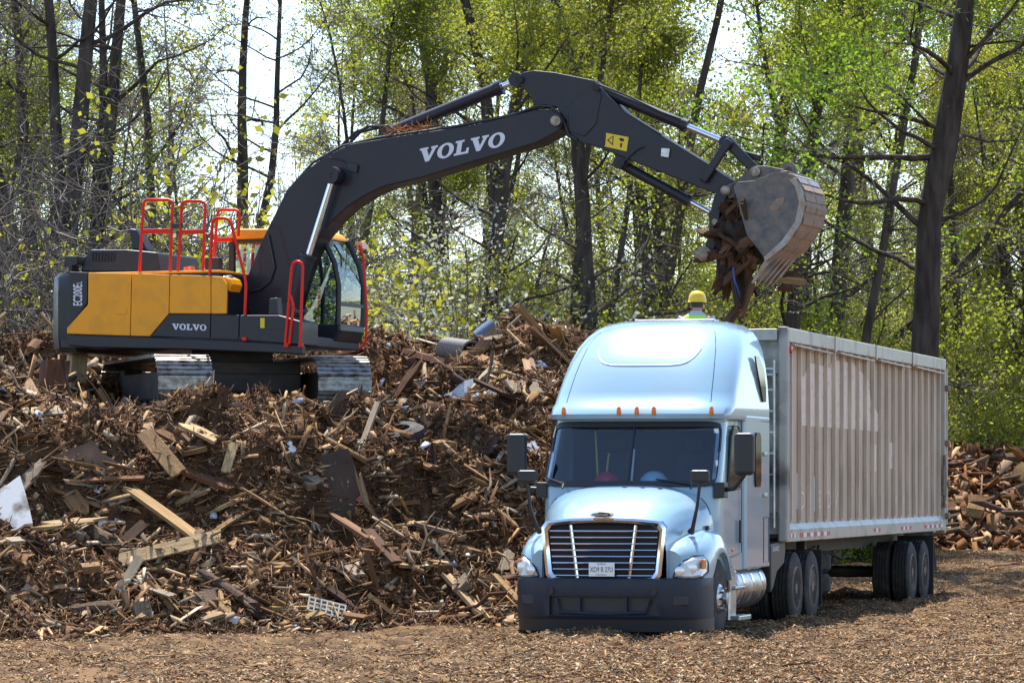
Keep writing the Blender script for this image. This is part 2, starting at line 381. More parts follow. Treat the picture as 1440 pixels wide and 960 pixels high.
# fenders with wheel arches
def fend(sx):
    rings = []
    for y in (.22, .3, .42, .6, .8, .95, 1.1, 1.25, 1.4, 1.55, 1.7, 1.85, 2.0, 2.12, 2.2):
        xo = float(np.interp(y, [.22, .3, .42, .6, .9, 2.2], [1.0, 1.09, 1.15, 1.2, 1.235, 1.235])); zt = float(np.interp(y, [.22, .42, .7, 1.1, 1.5, 1.9, 2.2], [1.02, 1.12, 1.21, 1.28, 1.26, 1.12, .9]))
        d = abs(y - 1.42); zb = .66 if d > .60 else max(.66, .42 + math.sqrt(max(0, .615 ** 2 - d * d)))
        zb = min(zb, zt - .06); xi = .80 + .26 * float(smooth01((y - .2) / 1.4))
        rings.append([(sx * xi, y, zt + .06), (sx * (xi + (xo - xi) * .4), y, zt + .035), (sx * (xi + (xo - xi) * .75), y, zt - .015), (sx * (xo - .035), y, zt - .08), (sx * xo, y, min(zt - .16, zt)), (sx * xo, y, max(zb, zt - .4) if zb < zt - .16 else zb), (sx * xo, y, zb), (sx * (xo - .10), y, zb)])
    r0 = rings[0]; b = MB(); b.loft(rings, closed=False, cap0=False, cap1=False)
    b.add(r0 + [(sx * .80, .22, .66)], [tuple(range(9))])
    return b
for sx in (-1, 1):
    f = fend(sx).build('fender', M_blue, T, smooth=True)
    MB().lathe([(0, .03), (.02, .025), (.025, 0.005)], 10, 'x', (sx * 1.23, 2.02, 1.05)).build('turn_lamp', M_amber, f)
    # headlamp: swept lens with two round reflectors
    pts = [(.86, .215, .74), (.98, .205, .72), (1.10, .27, .72), (1.185, .46, .74), (1.21, .66, .80), (1.205, .68, .92), (1.17, .55, 1.00), (1.09, .36, 1.00), (.98, .25, .94), (.90, .215, .84)]
    c = Vector((1.04, .26, .85)); b = MB(); n = len(pts)
    outer = [Vector((sx * p[0], p[1], p[2])) for p in pts]; cc = Vector((sx * c.x, c.y, c.z))
    mid = [q + (cc - q) * .25 + Vector((sx * .02, -.05, 0)) for q in outer]; inn = [q + (cc - q) * .65 + Vector((sx * .02, -.06, 0)) for q in outer]
    b.add(outer + mid + inn + [cc + Vector((sx * .02, -.06, 0))], [(i, (i + 1) % n, n + (i + 1) % n, n + i) for i in range(n)] + [(n + i, n + (i + 1) % n, 2 * n + (i + 1) % n, 2 * n + i) for i in range(n)] + [(2 * n + i, 2 * n + (i + 1) % n, 3 * n) for i in range(n)])
    h = b.build('headlamp', M_lens, T, smooth=True)
    MB().tube([q + Vector((sx * .004, -.008, 0)) for q in outer + outer[:1]], .012, 6).build('lamp_seal', M_black, h)
    for x, y, z, r in ((.955, .165, .815, .062), (1.085, .235, .85, .075)):
        d = Vector((sx * .35, -1, 0)).normalized()
        MB().tube([Vector((sx * x, y, z)) + d * t for t in (0, .012, .018)], [r, r, r * .8], 18).build('reflector', M_refl, h, smooth=True)
    MB().box((sx * 1.19, .50, .90), (.03, .16, .12)).build('side_lamp', M_amber, h, bevel=.01)
    # cowl mirror on the hood and the tall door mirror
    base = Vector((sx * .98, .72, 1.30)); hm = base + Vector((sx * .14, -.12, .62))
    m_ = MB(); m_.tube([base, base + Vector((sx * .03, -.05, .04)), base + Vector((sx * .10, -.12, .30)), hm], [.05, .028, .022, .022], 8).build('hood_mirror', M_black, T, smooth=True)
    MB().box(hm + Vector((0, 0, .07)), (.25, .10, .165)).build('mirror_head', M_black, m_ and T.children[-1], bevel=.035)
    q = Vector((sx * 1.17, 1.62, 1.82)); e = Vector((sx * 1.5, 1.52, 2.02))
    a_ = MB().box(q, (.14, .24, .2)).tube([q, q + Vector((sx * .18, -.05, .02)), e], .035, 8).build('door_mirror', M_black, T, bevel=.015)
    MB().box(e + Vector((0, 0, .26)), (.26, .14, .54)).build('mirror_head', M_black, a_, bevel=.05)
    # door outline, handles, side windows
    sw = MB().add([(sx * 1.184, y, z) for y, z in ((2.02, 1.86), (2.72, 1.86), (2.74, 2.0), (2.72, 2.56), (2.62, 2.62), (2.34, 2.62), (2.22, 2.5))], [tuple(range(7))]).build('door_window', M_sideglass, T, solid=.02)
    MB().tube([(sx * 1.184, y, z) for y, z in ((1.98, 1.84), (2.74, 1.84), (2.77, 2.0), (2.75, 2.58), (2.63, 2.65), (2.33, 2.65), (2.19, 2.5), (1.98, 1.84))], .014, 6).build('window_seal', M_black, sw)
    MB().add([(sx * 1.222, y, z) for y, z in ((3.62, 1.86), (3.9, 1.86), (3.95, 1.95), (3.95, 2.5), (3.88, 2.58), (3.66, 2.58), (3.58, 2.5), (3.57, 1.95))], [tuple(range(8))]).build('sleeper_side_window', M_sideglass, T, solid=.02)
    for pth in (((2.85, 2.72), (2.85, 1.0), (2.2, .95)), ((4.2, 1.45), (4.55, 1.45), (4.55, .85), (4.2, .85), (4.2, 1.45)), ((1.95, 2.72), (4.6, 2.74))):
        MB().tube([(sx * (1.188 if y < 3 else 1.212), y, z) for y, z in pth], .006, 4).build('door_seam', M_black, T)
    MB().box((sx * 1.2, 2.72, 1.28), (.03, .06, .3)).build('door_handle', M_black, T, bevel=.01)
    for z in (1.75, 2.3): MB().box((sx * 1.225, 4.25, z), (.03, .2, .05)).build('grab_handle', M_alu, T, bevel=.01)
    # side step fairing, fuel tank, quarter fender
    MB().prism([(2.12, .78), (2.62, .78), (2.66, .66), (2.58, .12), (2.2, .12), (2.22, .5)], lambda p: (sx * .95, p[0], p[1]), lambda p: (sx * 1.17, p[0], p[1])).build('step_fairing', M_alu, T, bevel=.025)
    MB().box((sx * 1.14, 2.62, .16), (.3, .75, .07)).box((sx * 1.12, 2.66, .55), (.2, .6, .05)).build('step', M_alu, T, bevel=.015)
    tk = MB().lathe([(2.72, .05), (2.73, .28), (2.76, .31), (4.5, .31), (4.53, .28), (4.54, .05)], 28, 'y', (sx * .88, 0, .55)).build('fuel_tank', M_alu, T, smooth=True)
    for y in (3.0, 3.6, 4.2): MB().lathe([(y - .035, .316), (y - .035, .324), (y + .035, .324), (y + .035, .316)], 28, 'y', (sx * .88, 0, .55)).build('tank_strap', M_chrome, tk, smooth=True)
    MB().prism([(4.75, 1.08), (5.75, 1.12), (5.8, .98), (5.7, .80), (5.2, .70), (4.95, .5), (4.78, .42)], lambda p: (sx * .72, p[0], p[1]), lambda p: (sx * 1.2, p[0], p[1])).build('quarter_fender', M_black, T, bevel=.02)
text_mesh('ALLIANCE', .10, 0, lambda u, v, d: (1.204, 4.86 + u, .985 + v), 'lettering', M_white, T)
# bumper
def brow(z, e=0, x1=1.0):
    pts = []
    for k in range(-16, 17):
        t = k / 16 * x1; pts.append((1.235 * math.sin(t * math.pi / 2) ** 1 if False else 1.235 * math.copysign(abs(math.sin(t * math.pi / 2)) ** .8, t), .0 - e + .85 * abs(t) ** 3.2, z))
    return pts
b = MB(); b.loft([brow(.72, -.06), brow(.705, 0), brow(.62, .02), brow(.5, .0), brow(.26, .01), brow(.22, -.02)], closed=False, cap0=False, cap1=False, skip=lambda i, k: i == 3 and 11 <= k <= 20)
bp_ = b.build('bumper', M_bump, T, smooth=True, solid=.02)
b = MB(); b.loft([brow(.225, -.035), brow(.06, -.06)], closed=False, cap0=False, cap1=False); b.build('lower_lip', M_black, bp_, smooth=True, solid=.015)
MB().box((0, .11, .38), (1.5, .03, .28)).build('intake_back', M_black, bp_)
MB().tube([(-.6, .03, .47), (-.55, .02, .30), (0, 0, .28), (.55, .02, .30), (.6, .03, .47)], .022, 8).box((-.3, .03, .37), (.035, .05, .22)).box((.3, .03, .37), (.035, .05, .22)).build('intake_frame', M_bump, bp_)
for x in (-.66, .66): MB().lathe([(-.045, .045), (-.06, .045), (-.06, .03), (-.02, .03)], 14, 'y', (x, .03, .565)).build('tow_hole', M_black, bp_, smooth=True)
for x in (-.98, .98): MB().box((x, .112, .45), (.2, .03, .13), Matrix.Rotation(R(25 if x > 0 else -25), 3, 'Z')).build('fog_blank', M_black, bp_, bevel=.02)
# grille
GO = [(-.80, 1.36), (-.74, 1.44), (-.4, 1.475), (0, 1.485), (.4, 1.475), (.74, 1.44), (.80, 1.36), (.74, .76), (.68, .67), (0, .64), (-.68, .67), (-.74, .76)]
GI = [(x * .90, 1.06 + (z - 1.06) * .84) for x, z in GO]
b = MB(); n = len(GO)
yo = lambda x: .02 + .10 * abs(x) ** 2
vs = [(x, yo(x) + .09, z) for x, z in GO] + [(x, yo(x), 1.06 + (z - 1.06) * .985) for x, z in GO] + [(x * .95, yo(x) - .02, 1.06 + (z - 1.06) * .92) for x, z in GO] + [(x, yo(x) + .02, z) for x, z in GI] + [(x, yo(x) + .09, z) for x, z in GI]
b.add(vs, [(j * n + i, j * n + (i + 1) % n, (j + 1) * n + (i + 1) % n, (j + 1) * n + i) for j in range(4) for i in range(n)])
gr = b.build('grille', M_chrome, T, smooth=True)
b = MB(); b.add([(x, yo(x) + .085, z) for x, z in GI], [tuple(range(n))]); b.build('grille_mesh', M_dark, gr)
for k in range(8):
    z = .755 + k * .0795; w = .645 + .05 * k / 7
    MB().tube([(x * w, yo(x * w) + .03, z) for x in np.linspace(-1, 1, 9)], .010, 6).build('grille_bar', M_chrome, gr, smooth=True)
for sx in (-1, 1): MB().tube([(sx * .42, yo(.4) + .04, 1.385), (sx * .33, yo(.4) + .04, .70)], .022, 6).build('grille_post', M_chrome, gr, smooth=True)
eb = MB(); eb.loft([[(.15 * math.cos(t) * s_, -.005 - e, 1.515 + .042 * math.sin(t) * s_) for t in np.linspace(0, 2 * math.pi, 25)[:-1]] for s_, e in ((1, -.05), (1, .01), (.9, .02))]); eb.build('emblem', M_chrome, gr, smooth=True)
eb = MB(); eb.add([(.12 * math.cos(t), -.0275, 1.515 + .027 * math.sin(t)) for t in np.linspace(0, 2 * math.pi, 25)[:-1]], [tuple(range(24))]); eb.build('emblem_field', M_ink, gr)
text_mesh('FREIGHTLINER', .036, 0, lambda u, v, d: (-.105 + u, -.031, 1.503 + v), 'lettering', M_white, gr, sx=.8)
lp = MB().box((.0, -.012, .835), (.33, .012, .175)).build('licence_plate', M_white, T, bevel=.006)
text_mesh('XD9 B 27U', .088, 0, lambda u, v, d: (-.148 + u, -.021, .805 + v), 'lettering', M_ink, lp, sx=.70)
text_mesh('FLORIDA', .03, 0, lambda u, v, d: (-.055 + u, -.021, .893 + v), 'lettering', M_ink, lp, sx=.9)
text_mesh('APPORTIONED', .022, 0, lambda u, v, d: (-.075 + u, -.021, .762 + v), 'lettering', M_ink, lp, sx=.9)
# wheels
def wheel(parent, x, y, z=.44, r=.51, w=.28, steer=False, sx=1, dual=False):
    prof = [(-w / 2, r * .58), (-w / 2, r * .9), (-w / 2 + .03, r * .98)]
    for k in range(5):
        a = -w / 2 + .04 + k * (w - .08) / 4; prof += [(a - .014, r), (a + .012, r)]
        if k < 4: prof += [(a + .018, r - .014), (a + (w - .08) / 4 - .02, r - .014)]
    prof += [(w / 2 - .03, r * .98), (w / 2, r * .9), (w / 2, r * .58)]
    ty = MB().lathe(prof, 40, 'x', (x, y, z)).build('wheel', M_tyre, parent, smooth=True)
    o_ = sx * w / 2
    if steer: pr = [(-.05, r * .6), (.0, r * .58), (-.05, r * .52), (-.02, r * .42), (.03, r * .3), (.05, r * .16), (.10, r * .15), (.11, .005)]
    else: pr = [(.0, r * .6), (.01, r * .57), (-.05, r * .53), (-.14, r * .48), (-.15, r * .2), (-.04, r * .19), (.0, r * .15), (.01, .005)]
    rm = MB().lathe([(o_ + sx * a, q) for a, q in pr], 32, 'x', (x, y, z)).build('rim', M_alu if steer else M_rust, ty, smooth=True)
    b = MB()
    for k in range(10):
        t = 2 * math.pi * k / 10; q = Vector((x + o_ + sx * (.03 if steer else -.15), y + r * .28 * math.cos(t), z + r * .28 * math.sin(t))); b.tube([q, q + Vector((sx * .05, 0, 0))], .018, 6)
    b.build('wheel_nuts', M_chrome if steer else M_rust, ty)['kind'] = 'stuff'
    if steer:
        b = MB()
        for k in range(10):
            t = 2 * math.pi * (k + .5) / 10; q = Vector((x + o_ - sx * .012, y + r * .44 * math.cos(t), z + r * .44 * math.sin(t))); b.tube([q, q + Vector((sx * .006, 0, 0))], .036, 10)
        b.build('rim_holes', M_dark, ty)['kind'] = 'stuff'
for sx in (-1, 1):
    wheel(T, sx * 1.06, 1.42, steer=True, sx=sx)
    for y in (6.5, 7.75):
        wheel(T, sx * 1.08, y, sx=sx); wheel(T, sx * .76, y, sx=sx)
b = MB()
for sx in (-1, 1): b.box((sx * .42, 4.6, .82), (.09, 7.9, .26))
for y in (1.42, 6.5, 7.75): b.tube([(-1, y, .44), (1, y, .44)], .09, 10)
b.box((0, 5.4, .95), (.9, .1, .1)).box((0, 7.1, 1.03), (.9, .9, .08)); b.build('chassis', M_frame, T)
for sx in (-1, 1): MB().box((sx * .9, 8.55, .55), (.6, .02, .8)).build('mud_flap', M_black, T)
# two hard hats lying on the dashboard
def dome(name, c, r, m, label):
    b = MB(); b.lathe([(0, r * 1.25), (.012, r * 1.22), (.014, r), (r * .45, r * .9), (r * .75, r * .62), (r * .9, r * .3), (r * .93, .004)], 20, 'z'); o = b.build(name, m, None, smooth=True)
    p = Matrix.Rotation(-TH, 3, 'Z') @ Vector(c) + TF; o.location = p; tag(o, label, 'hard hat'); return o
dome('hard_hat', (-.34, 1.66, 1.89), .18, mat('red_shell', (.6, .03, .06), .35), 'red hard hat lying on the truck dashboard behind the windscreen')
dome('hard_hat', (.3, 1.60, 1.89), .19, mat('pale_blue_shell', (.4, .65, .75), .35), 'pale blue hard hat lying on the truck dashboard behind the windscreen')

# ================================================================ trailer
M_panel = mat('trailer_panel', (.56, .43, .31), .55, spec=.25, col2=(.43, .32, .22), scale=1.6, stretch=(1, 1, .35), thr=(.3, .7), bump=.1, bscale=4)
M_rib = mat('trailer_rib', (.60, .50, .39), .45, spec=.3, var=.25, scale=5, stretch=(1, 1, .3))
M_rail = mat('trailer_rail', (.42, .39, .34), .45, .3, col2=(.2, .16, .12), scale=2.5, thr=(.5, .8))
M_front = mat('trailer_front', (.36, .34, .30), .6, col2=(.05, .045, .04), scale=1.3, thr=(.45, .62), detail=9)
M_faded = mat('faded_letter', (.78, .68, .57), .6, spec=.2, col2=(.6, .48, .36), scale=14, thr=(.55, .7))
M_pale = mat('worn_patch', (.74, .62, .50), .6, spec=.2, col2=(.55, .43, .31), scale=9, thr=(.56, .66), detail=10)
M_redtape = mat('red_tape', (.5, .03, .03), .4); M_whitetape = mat('white_tape', (.7, .7, .68), .4)
ax = Vector((math.sin(TH), math.cos(TH), 0))
TL = 14.35; Z0, Z1, HW = 1.10, 4.05, 1.28
TR = thing('open_top_trailer', 'weathered beige ribbed open top trailer coupled behind the blue truck', 'trailer', TF + ax * 5.5, -TH)
b = MB(); b.box((0, TL / 2, 1.2), (2.4, TL - .1, .1)); b.build('floor', M_frame, TR)
for sx in (-1, 1):
    side = MB().box((sx * 1.20, TL / 2, (Z0 + Z1) / 2 + .1), (.03, TL - .1, Z1 - Z0 - .3)).build('side_wall', M_panel, TR)
    n = 21
    for k in range(n):
        y = .42 + k * (TL - .95) / (n - 1)
        MB().prism([(1.217, 1.30), (1.275, 1.42), (1.275, 3.86), (1.217, 3.88)], lambda p: (sx * p[0], y - .022, p[1]), lambda p: (sx * p[0], y + .022, p[1])).build('rib', M_rib, side, bevel=.006)
    tr_ = MB().box((sx * 1.24, TL / 2, 3.95), (.10, TL, .2)).build('top_rail', M_rail, TR, bevel=.015)
    for k in range(4):
        y0 = .25 + k * 3.55; MB().box((sx * 1.315, y0 + 1.45, 3.835 - .03), (.08, 2.8, .025), Matrix.Rotation(R(sx * 12 + k), 3, 'Y') @ Matrix.Rotation(R(-.5), 3, 'X')).build('tarp_flap', M_rail, tr_, bevel=.008)
        if k: MB().box((sx * 1.295, y0 - .15, 3.94), (.02, .12, .22)).build('rail_clamp', M_rail, tr_)
    sill = MB().prism([(1.20, 1.10), (1.285, 1.10), (1.285, 1.27), (1.225, 1.36), (1.20, 1.36)], lambda p: (sx * p[0], .02, p[1]), lambda p: (sx * p[0], TL - .02, p[1])).build('side_sill', M_rail, TR, bevel=.01)
    for y0, y1, st in ((.1, .5, .12), (.9, 3.0, .26), (7.0, 7.5, .2), (9.6, 10.4, .2), (12.0, 14.0, .25)):
        y = y0; k = 0
        while y < y1:
            MB().box((sx * 1.2875, y + st / 2, 1.185), (.003, st * .94, .055)).build('reflective_tape', M_redtape if k % 2 == 0 else M_whitetape, sill); y += st; k += 1
    for y, z in ((.18, 3.75), (TL - .18, 1.55)):
        MB().lathe([(0, .06), (.03, .055), (.04, .004)] if sx > 0 else [(0, .06), (-.03, .055), (-.04, .004)], 12, 'x', (sx * 1.285, y, z)).build('side_lamp', M_amber if z < 2 else M_redl, TR, smooth=True)
    post = MB().box((sx * 1.225, .06, 2.58), (.13, .22, 2.96)).build('corner_post', M_front, TR, bevel=.03)
    rp_ = MB().box((sx * 1.23, TL - .05, 2.5), (.12, .12, 2.9)).build('rear_post', M_rail, TR, bevel=.015)
    for z in (3.55, 2.6, 1.9, 1.35):
        MB().box((sx * 1.31, TL - .02, z), (.08, .18, .1)).build('hinge', M_rust, rp_, bevel=.01)
    MB().box((sx * 1.31, TL - .35, 1.95), (.05, .28, .5)).tube([(sx * 1.32, TL - .4, 1.5), (sx * 1.32, TL - .4, 2.4)], .03, 8).build('latch', M_rust, rp_, bevel=.01)
    MB().tube([(sx * 1.29, TL + .03, 1.2), (sx * 1.29, TL + .03, 3.9)], .025, 8).build('lock_rod', M_rail, rp_)
    for y, z0, z1 in ((1.05, 1.55, 2.05), (2.35, 1.5, 2.0)): MB().box((sx * 1.2175, y, (z0 + z1) / 2), (.004, .07, z1 - z0)).build('sticker', M_whitetape, side)
    for y, z in ((7.15, 2.3), (8.9, 2.35)): MB().box((sx * 1.2175, y + .2, z), (.004, .5, .42)).build('faded_patch', M_pale, side)
    MB().add([(sx * 1.2185, y, z) for y, z in ((1.25, 2.72), (7.9, 2.72), (7.9, 2.95), (7.1, 3.2), (6.9, 3.5), (5.6, 3.72), (3.8, 3.72), (3.6, 3.6), (2.0, 3.62), (1.5, 3.4), (1.25, 3.5))], [tuple(range(11))]).build('faded_patch', M_pale, side)
    for s_, k, z, h in (('D', 1, 1.55, .36), ('I', 2, 1.55, .36), ('E', 3, 1.55, .36), ('O', 4, 1.55, .36), ('V', 5, 1.55, .36), ('8', 12, 1.85, .26), ('3', 13, 1.85, .26), ('7', 14, 1.85, .26), ('V', 13, 1.5, .32), ('H', 14, 1.5, .32), ('E', 15, 1.5, .32)):
        yb = .42 + (k + .5) * (TL - .95) / 20; text_mesh(s_, h, 0, lambda u, v, d: (sx * 1.2187, yb + sx * (u - .16), z + v), 'faded_letter', M_faded, side, sx=1.35)
fw = MB().box((0, .06, 2.62), (2.32, .06, 2.82)).build('front_wall', M_front, TR)
MB().box((0, .02, 3.95), (2.3, .14, .16)).build('front_rail', M_rail, TR, bevel=.015)
MB().box((0, TL - .03, 2.58), (2.3, .06, 2.9)).build('rear_gate', M_panel, TR)
ld = MB().tube([(.72, -.12, 1.3), (.72, -.12, 3.6)], .02, 8).tube([(1.12, -.12, 1.3), (1.12, -.12, 3.6)], .02, 8).build('ladder', M_alu, TR)
for k in range(8): MB().box((.92, -.12, 1.45 + k * .29), (.40, .04, .025)).build('ladder_rung', M_alu, ld)
for z in (1.5, 3.4): MB().box((.92, -.04, z), (.44, .14, .03)).build('ladder_bracket', M_alu, ld)
pf = MB().box((0, -.3, 2.66), (1.1, .55, .05)).box((-.5, -.15, 2.5), (.05, .3, .3)).box((.5, -.15, 2.5), (.05, .3, .3)).build('work_platform', M_alu, TR, bevel=.008)
b = MB()
for sx in (-1, 1): b.box((sx * .5, 7.5, .98), (.12, 13.5, .22))
b.tube([(-1, 11.1, .44), (1, 11.1, .44)], .08, 8).tube([(-1, 12.4, .44), (1, 12.4, .44)], .08, 8); b.build('underframe', M_frame, TR)
for sx in (-1, 1):
    for y in (11.1, 12.4): wheel(TR, sx * 1.09, y, sx=sx); wheel(TR, sx * .77, y, sx=sx)
    MB().box((sx * .93, 13.25, .52), (.62, .02, 1.0)).build('mud_flap', M_black, TR)
    MB().box((sx * .85, 3.3, .75), (.13, .13, .7)).box((sx * .85, 3.3, .3), (.1, .1, .5)).box((sx * .85, 3.3, .06), (.26, .26, .03)).build('landing_leg', M_frame, TR, bevel=.01)
for z in (.42, .74): MB().lathe([(-.13, .2), (-.15, .3), (-.1, .36), (.1, .36), (.15, .3), (.13, .2)], 24, 'z', (.72, 4.4, z)).build('spare_tyre', M_tyre, TR, smooth=True)
MB().tube([(.5, 2.6, 1.0), (.8, 3.0, .8), (.85, 4.6, .85), (.6, 6, .95)], .02, 6).tube([(.4, 6.5, .95), (.6, 8.0, .72), (.5, 9.4, .9)], .025, 6).build('air_hose', M_black, TR)
# ================================================================ excavator
M_or = mat('orange_paint', (.86, .33, .002), .4, coat=.12, spec=.3, col2=(.62, .25, .02), scale=4, thr=(.45, .85), detail=12)
M_gr = mat('grey_paint', (.015, .016, .024), .42, coat=.08, spec=.35, col2=(.026, .024, .025), scale=4, thr=(.5, .8))
M_red = mat('red_rail', (.70, .018, .006), .45, spec=.3)
M_boom = mat('boom_paint', (.015, .015, .023), .45, coat=.08, spec=.35, col2=(.024, .022, .024), scale=2.5, thr=(.5, .85))
M_track = mat('track_steel', (.34, .33, .31), .38, .75, col2=(.10, .07, .05), scale=9, thr=(.4, .7))
M_under = mat('undercarriage', (.022, .02, .02), .7, col2=(.06, .04, .028), scale=3)
M_rod = mat('cylinder_rod', (.72, .74, .78), .12, 1.0)
M_bucket = mat('worn_bucket', (.085, .083, .085), .5, .35, col2=(.17, .14, .115), scale=7, detail=9)
M_wear = mat('bright_wear', (.30, .30, .31), .4, .6, col2=(.25, .17, .11), scale=7)
M_rustb = mat('dusty_bucket_back', (.30, .20, .13), .7, .1, col2=(.20, .15, .12), scale=8)
M_glass = glass_mat('cab_glass', (.62, .80, .80), .12)
M_yel = mat('yellow_sticker', (.75, .52, .02), .5)
M_let = mat('letter_white', (.66, .66, .70), .5)
M_bluecap = mat('blue_cap', (.03, .12, .4), .4)
X_ = thing('excavator', 'orange and grey tracked excavator on the pile holding a loaded bucket over the trailer', 'excavator', EXO, -EY)
ce, se = math.cos(EY), math.sin(EY)
def ex(px, py, y0):                                 # photo pixel -> machine coordinates on the plane y = y0
    u = (px - HX) / FPX; x = (u * (EXO.y + y0 * ce) - EXO.x - y0 * se) / (ce + u * se)
    Y = EXO.y - x * se + y0 * ce
    return (x, CAMZ + (HY - py) / FPX * Y - EXO.z)
def slab(pix, y0, y1, name, m, parent=X_, bevel=.012, yref=None, smooth=False):
    pl = [ex(a, c, y0 if yref is None else yref) for a, c in pix]
    return MB().prism(pl, lambda p: (p[0], y0, p[1]), lambda p: (p[0], y1, p[1])).build(name, m, parent, bevel=bevel, smooth=smooth)
def e3(px, py, y0): a = ex(px, py, y0); return Vector((a[0], y0, a[1]))
YS = -1.27
# house: frame, counterweight, panels on the right-hand side, left side mirrored plainly
MB().box((-.35, .0, 1.12), (3.9, 2.5, .16)).build('deck_frame', M_gr, X_, bevel=.02)
cw = []
for z, k in ((.98, .10), (1.04, .02), (1.2, 0), (1.9, 0), (2.12, .02), (2.19, .09)):
    cw.append([(-2.05, -1.26 + k * .5, z), (-2.36 + k, -1.22 + k * .5, z), (-2.55 + k, -1.0, z), (-2.72 + k, -.5, z), (-2.76 + k, 0, z), (-2.72 + k, .5, z), (-2.55 + k, 1.0, z), (-2.36 + k, 1.22 - k * .5, z), (-2.05, 1.26 - k * .5, z)])
MB().loft(cw).build('counterweight', M_gr, X_, smooth=True)
MB().box((-.85, .0, 1.65), (2.36, 2.44, 1.0)).build('engine_bay', M_gr, X_, bevel=.03)
side_px = {
 'rear_panel': ([(97, 382), (123, 383), (122, 427), (96, 460)], M_gr),
 'engine_door': ([(124, 383), (184.5, 384.5), (182.5, 472), (94, 469), (94, 461), (123.5, 428)], M_or),
 'pump_door': ([(185.5, 384.5), (238, 386), (237, 441), (210.5, 472.5), (183.5, 472)], M_or),
 'side_panel': ([(239, 386), (296, 388), (296, 441), (238, 440.5)], M_or),
 'logo_panel': ([(237.5, 442), (296, 442), (295, 476.5), (212, 472.8)], M_gr),
 'grey_panel': ([(297, 442), (336, 443), (335, 478), (296, 476.8)], M_gr),
 'tank_panel': ([(297, 388), (312, 389), (319, 400), (318, 441), (297, 441)], M_or)}
for nme, (pix, m) in side_px.items():
    slab(pix, YS, YS + .05, nme, m, bevel=.01)
MB().box((-.85, 1.25, 1.65), (2.36, .04, 1.0)).build('left_panel', M_or, X_, bevel=.01)
hd_ = slab([(163, 433), (177, 433), (177, 442), (163, 442)], YS - .012, YS + .01, 'door_latch', M_or, bevel=.006)
slab([(94, 470), (210, 474), (336, 479), (425, 486), (425, 499), (400, 497), (300, 493), (250, 491), (130, 489), (96, 486)], YS, YS + .14, 'side_skirt', M_gr, bevel=.02)
MB().box((-.85, 0, 2.17), (2.36, 2.4, .04)).build('top_cover', M_or, X_, bevel=.015)
# engine hood with louvres, exhaust, rear camera bracket
eh = slab([(107, 382), (110, 366), (120, 350), (172, 350), (214, 354), (220, 383)], -.75, .75, 'engine_hood', M_gr, yref=-.9, bevel=.03)
for k in range(8):
    px = 123 + k * 4.3; slab([(px, 367), (px + 2, 367), (px + 3.2, 354), (px + 1.2, 354)], -.762, -.745, 'louvre', M_dark, eh, 0, yref=-.9)
slab([(176, 350), (171, 320), (181, 321), (197, 350)], -.25, .05, 'exhaust_stack', M_gr, X_, .02, yref=-.5)
slab([(90, 360), (108, 360), (108, 372), (101, 374), (101, 384), (96, 384), (96, 374), (90, 372)], -.9, -.65, 'rear_camera', M_black, X_, .01, yref=-.9)
slab([(288, 362), (308, 362), (308, 380), (288, 380)], -.75, -.6, 'work_lamp', M_black, X_, .01, yref=-.75)
MB().lathe([(0, .07), (.05, .07), (.06, .05), (.06, .005)], 12, 'z', e3(321, 393, -1.0)).build('filler_cap', M_bluecap, X_, smooth=True)
slab([(318, 402), (314, 388), (323, 392), (326, 400), (322, 410)], -1.2, -.8, 'fuel_neck', M_or, X_, .01)
slab([(258, 376), (268, 374), (270, 384), (258, 385)], -1.0, -.85, 'roof_lamp', M_amber, X_, .005)
# right-hand front: tool box, steps
slab([(337, 443), (392, 443), (424, 452), (424, 485), (336, 479)], YS, -.62, 'tool_box', M_gr, X_, .02)
slab([(366, 447), (372, 447), (372, 461), (366, 461)], YS - .006, YS + .01, 'warning_sticker', M_yel, X_, 0)
slab([(362, 450), (400, 452), (400, 464), (362, 463)], YS - .003, YS + .01, 'tool_box_lid', M_gr, X_, .004)
slab([(378, 420), (389, 418), (391, 443), (377, 443)], -1.1, -.9, 'mirror', M_black, X_, .02)
serif_word('logo_letter', 'VOLVO', lambda u, v: e3(242 + u * 7.75, 463.2 - v * 8.4 + u * .25, YS - .006), M_let, X_)
text_mesh('EC200E', .205, 0, lambda u, v, d: e3(115.2 - v * 93 * .92, 430 - u * 93 * .50, YS - .006), 'lettering', M_let, X_, bold=.004)
text_mesh('L', .13, 0, lambda u, v, d: e3(115.2 - v * 93 * .92, 399.0 - u * 93 * .6, YS - .006), 'lettering', M_let, X_)
# red hand rails
def rail(pix, y0, bars=(), r=.024, name='hand_rail'):
    b = MB(); pts = [e3(a, c, y0) for a, c in pix]; q = []
    for i, p in enumerate(pts):                      # round the corners a little
        if 0 < i < len(pts) - 1:
            q += [p + (pts[i - 1] - p).normalized() * .07, p + ((pts[i - 1] - p).normalized() + (pts[i + 1] - p).normalized()) * .022, p + (pts[i + 1] - p).normalized() * .07]
        else: q.append(p)
    b.tube(q, r, 8)
    o = b.build(name, M_red, X_, smooth=True)
    for a, c, d, f in bars: 
        p0, p1 = e3(a, c, y0), e3(d, f, y0); m_ = (p0 + p1) / 2; MB().box(m_, ((p1 - p0).length, .05, .07)).build('rail_bar', M_red, o, bevel=.01)
    return o
rail([(196, 383), (202, 281), (243, 281), (239, 384)], -1.15, [(199, 325, 242, 325)])
rail([(250, 385), (256, 283), (289, 283), (285, 386)], -1.15, [(252, 326, 287, 326)])
slab([(239, 314), (256, 314), (256, 321), (239, 321)], -1.17, -1.12, 'rail_clamp', M_black, X_, .005)
rail([(301, 362), (306, 295), (337, 295), (335, 332)], -.2, [(303, 337, 327, 337)])
rail([(295, 386), (299, 307), (323, 307), (346, 396), (343, 476)], -1.2)
